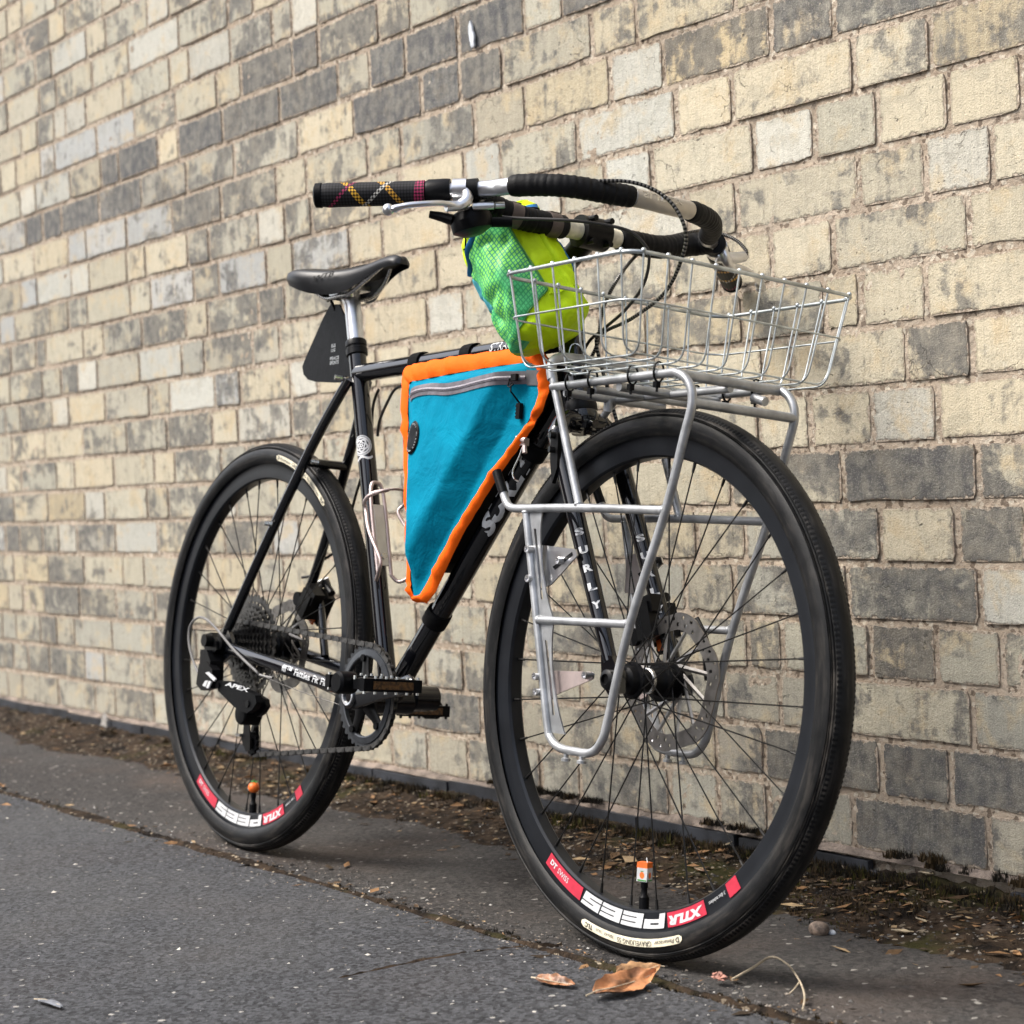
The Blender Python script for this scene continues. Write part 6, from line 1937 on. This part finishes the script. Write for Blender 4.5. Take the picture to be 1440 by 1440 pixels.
# ------------------------------------------------------------------ small plate under the saddle
flap = bthing('saddle_flap', 'black tapered plate hanging under the black saddle', 'mudguard', (.2, .0, .785))
fp = [(0.1547, 0.006, 0.9271), (0.183, 0.006, 0.9241), (0.2332, 0.006, 0.8694), (0.2433, 0.006, 0.7887), (0.1813, 0.006, 0.793), (0.1194, 0.006, 0.7985), (0.0947, 0.006, 0.8039), (0.0788, 0.006, 0.8136), (0.0721, 0.006, 0.8275), (0.0801, 0.006, 0.8404), (0.1337, 0.006, 0.9074)]
fq = [Vector((p[0], 0, p[2])) for p in fp]
part('plate', MB().prism([(p.x, p.z) for p in fq], (.0045, .0075)), M_PLASTIC, flap, 30, fix=True)
pt_ = fq[0].lerp(fq[1], .5)
part('hook_loop', MB().tube(spline([(pt_.x, .006, pt_.z - .01), (pt_.x - .012, .0, pt_.z + .012), (pt_.x - .01, -.022, pt_.z + .028), (pt_.x + .002, -.026, pt_.z + .022), (pt_.x + .004, -.01, pt_.z + .002)], 6), .0026, 8), M_PLASTIC, flap)
fl = MB()
tp = [(0.1678, 0.004, 0.8523), (0.1703, 0.004, 0.8329), (0.1605, 0.004, 0.8361)]
for (txt, k, w_) in (('BLUE', 0, .0135), ('LUG', 0, .0135), ('PEACE', 1, .029), ('SPORTS', 1, .029)):
    o_ = Vector(tp[k]); 
    o_ = o_ + Vector((0, -.0002, -.0075 if txt in ('LUG', 'SPORTS') else 0))
    if k == 1: o_ += Vector((-.004, 0, -.002))
    letters(fl, txt, lambda x, y, o_=o_: o_ + Vector((x, 0, y)), width=w_, height=.0058, bold=.02)
part('flap_lettering', fl, M_GLASSY, flap, 0)

# ------------------------------------------------------------------ novelty valve caps
def valve_frame(hub, deg):
    a = R(deg); d = Vector((-math.cos(a), 0, -math.sin(a)))       # towards the hub
    tip = Vector((hub, 0, RW)) - d * .252
    return tip, d
tip, d = valve_frame(0, -87.5)
oc = bthing('valve_cap', 'small orange fruit cap on the rear tyre valve', 'valve cap', tip)
part('fruit', MB().ball(tip + d * .0085, .0102, 20, 14, (1, 1, .93)), M_FRUIT, oc, 80)
lf = MB()
for k in range(5):
    a = 2 * math.pi * k / 5
    c0 = tip + d * .0175
    t_ = Vector((math.cos(a), math.sin(a), 0))
    w_ = Vector((-math.sin(a), math.cos(a), 0))
    lf.add([c0, c0 + t_ * .004 + w_ * .0018 + d * .001, c0 + t_ * .0075 + d * (.002 if k % 2 else -.001), c0 + t_ * .004 - w_ * .0018 + d * .001, c0 + d * .0022], [(0, 1, 2, 3), (4, 1, 2), (4, 2, 3)])
lf.cyl(tip + d * .017, tip + d * .022, .0012, n=8)
part('leaf_crown', lf, M_LEAFGREEN, oc, 0)
tip, d = valve_frame(WBASE, -87)
jc = bthing('valve_cap', 'tiny white and orange juice carton cap on the front tyre valve', 'valve cap', tip)
rot = Matrix.Rotation(R(22), 3, 'Z')
part('carton', MB().box(tip + d * .0085, (.0145, .0145, .017), rot), M_WHITE, jc, 0)
part('carton_top', MB().box(tip + d * .0205, (.0147, .0147, .007), rot), M_FRUIT, jc, 0)
part('straw', MB().tube([tip + d * .023 + Vector((.003, .002, 0)), tip + d * .029 + Vector((.001, .002, 0)), tip + d * .024 + Vector((.0075, -.002, 0))], .0007, 6), M_WHITE, jc)
fx = rot @ Vector((1, 0, 0)); fy = rot @ Vector((0, 1, 0))
c0 = tip + d * .0085 - fy * .0074
cr2 = MB()
cr2.add([c0 + fx * (.0034 * math.cos(t)) + d * (-.0005 + .0042 * math.sin(t)) for t in [2 * math.pi * k / 16 for k in range(16)]], [tuple(range(16))])
c1 = tip + d * .0085 + fx * .0074
cr2.add([c1 + fy * (.0034 * math.cos(t)) + d * (-.0005 + .0042 * math.sin(t)) for t in [2 * math.pi * k / 16 for k in range(16)]], [tuple(range(16))])
part('fruit_print', cr2, M_FRUIT, jc, 0)
gb = MB()
for (cc, ww) in ((c0, fx), (c1, fy)):
    gb.add([cc + ww * -.0062 - d * .0078, cc + ww * .0062 - d * .0078, cc + ww * .0062 - d * .006, cc + ww * -.0062 - d * .006], [(0, 1, 2, 3)])
    gb.add([cc + ww * -.003 + d * .0046, cc + ww * .0032 + d * .0052, cc + ww * .0 + d * .0034], [(0, 1, 2)])
part('green_print', gb, M_LEAFGREEN, jc, 0)

# ------------------------------------------------------------------ things lying on the ground
def leaf(label, c, L_, W_, yaw, m, curl=.25, fold=.3, lift=.004, group=None, seed=0, pitch_=0.0, twist=0.0, name='dry_leaf', z=None, roll=0.0):
    x, y = c
    zb_ = z if z is not None else (sfn(x, y)[2] if y > -.42 else (.0045 if y < -.55 else .001))
    o = bpy.data.objects.new(name, None); COL.objects.link(o)
    o.location = (x, y, zb_ + abs(math.sin(R(roll))) * W_ * .42); o.rotation_euler = (R(roll), 0, R(yaw))
    tag(o, label, 'leaf' if name == 'dry_leaf' else name.replace('_', ' '), group)
    nu, nv = 22, 10
    vs, fs = [], []
    for i in range(nu + 1):
        u = i / nu
        hw = W_ / 2 * (math.sin(math.pi * u ** .8) ** .75) * (1 + .06 * math.sin(u * 31 + seed))
        for j in range(nv + 1):
            v = j / nv * 2 - 1
            px, py = (u - .5) * L_, v * hw
            pz = lift + abs(v) ** 1.6 * hw * fold + curl * L_ * (u - .5) ** 2 * 1.6 + mnoise.noise((u * 5 + seed, v * 2.5, seed)) * L_ * .05 + math.sin(u * 40) * abs(v) * L_ * .004
            pz += twist * v * hw * (u - .4) + pitch_ * (u - .5) * L_
            vs.append((px, py, max(.0004, pz)))
    for i in range(nu):
        for j in range(nv):
            k = i * (nv + 1) + j
            fs.append((k, k + nv + 1, k + nv + 2, k + 1))
    me = MB().add(vs, fs).mesh('blade', m, 80)
    link('blade', me, o)
    vn = MB().tube([(-(.5 + .12) * L_, .0, lift + .002), (-.45 * L_, 0, lift + curl * L_ * .32), (-.2 * L_, 0, lift + .0012 + curl * L_ * .07), (.2 * L_, 0, lift + .001 + curl * L_ * .07), (.45 * L_, 0, lift + curl * L_ * .32)], [.0011, .001, .0008, .0006, .0004], 6)
    link('midrib', vn.mesh('midrib', M_STALK, 60), o)
    return o
def span(a, b):
    return ((a[0] + b[0]) / 2, (a[1] + b[1]) / 2), math.hypot(b[0] - a[0], b[1] - a[1]), math.degrees(math.atan2(b[1] - a[1], b[0] - a[0]))
c_, l_, y_ = span((-1.7009, -0.6409), (-1.709, -0.5475))
leaf('large curled orange brown dead leaf on the asphalt below the front tyre', c_, l_ * 1.08, .042, y_, M_LEAF, .14, .3, .002, seed=2, pitch_=.06, twist=.5, roll=17)
c_, l_, y_ = span((-1.7466, -0.5714), (-1.7434, -0.5102))
leaf('crumpled lighter dead leaf tucked behind the large curled leaf', c_, l_ * 1.1, .034, y_, mat('light_dry_leaf', (.44, .25, .12), .5, vary=.35, nscale=50, bump=.5, bscale=70, bdist=.004), .2, .35, .003, seed=5, pitch_=-.04, roll=22)
leaf('narrow reddish dead leaf alone on the asphalt left of the large leaf', span((-1.8111, -0.6435), (-1.7522, -0.6288))[0], span((-1.8111, -0.6435), (-1.7522, -0.6288))[1], .02, span((-1.8111, -0.6435), (-1.7522, -0.6288))[2], M_LEAF, .12, .5, .001, seed=7, roll=20)
leaf('pale cream dead leaf on the moss right of the pebble', (-1.6547, -0.1703), .027, .014, 20, M_LEAFPALE, .2, .3, .003, seed=9)
leaf('thin straw coloured leaf touching the pale cream leaf', (-1.6652, -0.1234), .022, .007, -15, M_LEAFPALE, .1, .4, .003, seed=11)
leaf('small orange leaf against the black tiles at the right edge of the wheel', (-1.7728, 0.0103), .022, .01, 10, M_LEAFPALE, .3, .4, .004, seed=12)
leaf('reddish leaf scrap on the moss near the right edge', (-1.6881, -0.0482), .02, .008, 8, M_LEAF, .2, .4, .003, seed=13)
leaf('upright twisted tan leaf on the moss beside the front tyre', (-1.9319, 0.0518), .026, .008, 55, M_LEAFPALE, .5, .5, .004, seed=14, pitch_=.7)
leaf('folded tan leaf on the soil just right of the front tyre', (-1.9197, -0.0014), .022, .009, -30, M_LEAF, .4, .5, .003, seed=15)
leaf('tan leaf seen through the front spokes at the foot of the wall', (-2.1729, 0.0006), .02, .012, 35, M_LEAFPALE, .4, .4, .004, seed=16, pitch_=.4)
leaf('brown leaf lying on soil seen through the front wheel', (-2.1113, -0.1098), .024, .011, -10, M_LEAF, .3, .4, .003, seed=17)
leaf('small curled leaf on soil by the left inside of the front rim', (-2.4611, -0.0875), .016, .01, 70, M_LEAFPALE, .4, .4, .003, seed=18)

pb = bpy.data.objects.new('pebble', None)
q = (-1.7485, -0.2282)
mb = MB().ball((0, 0, .0095), .0128, 18, 12, (1.25, .95, .8))
mb.v = [(p[0] + .0012 * mnoise.noise((p[0] * 90, p[1] * 90, p[2] * 90)), p[1] + .0012 * mnoise.noise((p[0] * 90, p[1] * 90, p[2] * 90 + 9)), p[2]) for p in mb.v]
pb = link('pebble', mb.mesh('pebble', M_PEBBLE, 80)); pb.location = (q[0], q[1], sfn(*q)[2])
tag(pb, 'smooth brown pebble on the ground right of the front tyre', 'pebble')
mb = MB().ball((0, 0, .004), .0052, 10, 7, (1.2, 1, .9))
q2 = (-1.7365, -0.2169)
cp_ = link('stone_chip', mb.mesh('stone_chip', M_DROP, 30)); cp_.location = (q2[0], q2[1], sfn(*q2)[2])
tag(cp_, 'small white stone chip touching the brown pebble', 'stone')

# dead flower head with a long bent stalk
q = (-1.6571, -0.4878)
fh = bpy.data.objects.new('dead_flower', None); COL.objects.link(fh); fh.location = (q[0], q[1], .003)
tag(fh, 'withered pink flower head with a long curved stalk on the asphalt', 'flower')
for k in range(34):
    a = rng.uniform(0, 6.28); e = rng.uniform(-.1, 1.4); L_ = rng.uniform(.007, .015)
    d = Vector((math.cos(a) * math.cos(e) * 1.2, math.sin(a) * math.cos(e) * .7, abs(math.sin(e)) * .6))
    w_ = Vector((-math.sin(a), math.cos(a), rng.uniform(-.4, .6))) * rng.uniform(.003, .0065)
    mb = MB().add([(0, 0, .005), d * L_ * .5 + w_ + Vector((0, 0, .005)), d * L_ + Vector((0, 0, .003 + rng.uniform(0, .004))), d * L_ * .5 - w_ + Vector((0, 0, .006)), d * L_ * .5 + Vector((0, 0, .009))], [(0, 1, 4), (1, 2, 4), (2, 3, 4), (3, 0, 4)])
    link('petal', mb.mesh('petal', mat('withered_petal', (.42, .2, .15), .7, vary=.3, nscale=120) if k == 0 else bpy.data.materials['withered_petal'], 60), fh)
sp_w = [((-1.6418, -0.4814), .006), ((-1.6465, -0.4424), .012), ((-1.6544, -0.4054), .016), ((-1.6221, -0.4097), .014), ((-1.5704, -0.4411), .010), ((-1.5312, -0.4724), .006), ((-1.5011, -0.5059), .003)]
link('stalk', MB().tube(spline([(p[0] - q[0], p[1] - q[1], z_) for p, z_ in sp_w], 8), [.0016] * 20 + [.0012] * 29, 8).mesh('stalk', M_STALK, 80), fh)
bt_ = (-1.5597, -0.4598)
link('side_shoot', MB().tube(spline([((-1.5683, -0.4432)[0] - q[0], (-1.5683, -0.4432)[1] - q[1], .01), (bt_[0] - q[0], bt_[1] - q[1], .007), ((-1.5581, -0.4705)[0] - q[0], (-1.5581, -0.4705)[1] - q[1], .003)], 6), .0009, 6).mesh('side_shoot', M_STALK, 80), fh)
tw = [((-1.7664, -0.5327), .006), ((-1.7652, -0.5087), .009), ((-1.7521, -0.4913), .006)]
o_ = link('twig', MB().tube(spline([(p[0] - tw[1][0][0], p[1] - tw[1][0][1], z_) for p, z_ in tw], 6), .0008, 6).mesh('twig', M_STALK, 80))
o_.location = (tw[1][0][0], tw[1][0][1], 0)
tag(o_, 'thin pale grass stalk lying under the front tyre above the large leaf', 'twig')

# feather at the lower left
q = (-2.1495, -1.1205)
ft = bpy.data.objects.new('feather', None); COL.objects.link(ft); ft.location = (q[0], q[1], .005)
ft.rotation_euler = (0, 0, R(8))
tag(ft, 'small dark grey feather lying on the grey asphalt at the lower left', 'feather')
for s, w0 in ((-1, .0075), (1, .005)):
    vs, fs = [], []
    for i in range(19):
        u = i / 18
        hw = w0 * (math.sin(math.pi * min(1, u * .9 + .06)) ** .6)
        x = (u - .5) * .052
        vs += [(x, 0, .0035 + .003 * math.sin(u * 3)), (x + .003, s * hw, .0022 + .004 * math.sin(u * 3))]
    for i in range(18): fs.append((2 * i, 2 * i + 2, 2 * i + 3, 2 * i + 1))
    link('vane', MB().add(vs, fs).mesh('vane', M_FEATHER, 80), ft)
link('quill', MB().tube([(-.036, 0, .002), (-.01, 0, .006), (.024, 0, .005)], [.0008, .0007, .0003], 6).mesh('quill', M_STALK, 80), ft)

# weed growing from the joint at the wall foot
q = (-3.3376, 0.0555)
wd = bpy.data.objects.new('weed', None); COL.objects.link(wd); wd.location = (q[0] + .03, -.03, .0)
tag(wd, 'little green weed sprouting from the wall foot behind the rear tyre', 'weed')
st = [(0, 0, 0), (.002, .004, .03), (-.002, .006, .055)]
link('stem', MB().tube(spline(st, 6), .0022, 8).mesh('stem', mat('weed_stem', (.05, .035, .02), .8), 80), wd)
for k in range(34):
    a = rng.uniform(0, 6.28); L_ = rng.uniform(.008, .016); h = rng.uniform(.045, .078)
    r0 = rng.uniform(0, .022)
    c = Vector((math.cos(a) * r0 - .008, math.sin(a) * r0 * .5, h))
    d = Vector((math.cos(a), math.sin(a) * .6, rng.uniform(-.3, .4))) * L_
    w_ = Vector((-math.sin(a), math.cos(a), .3)) * L_ * .32
    link('leaflet', MB().add([c, c + d * .5 + w_, c + d, c + d * .5 - w_], [(0, 1, 2, 3)]).mesh('leaflet', M_WEED, 60), wd)
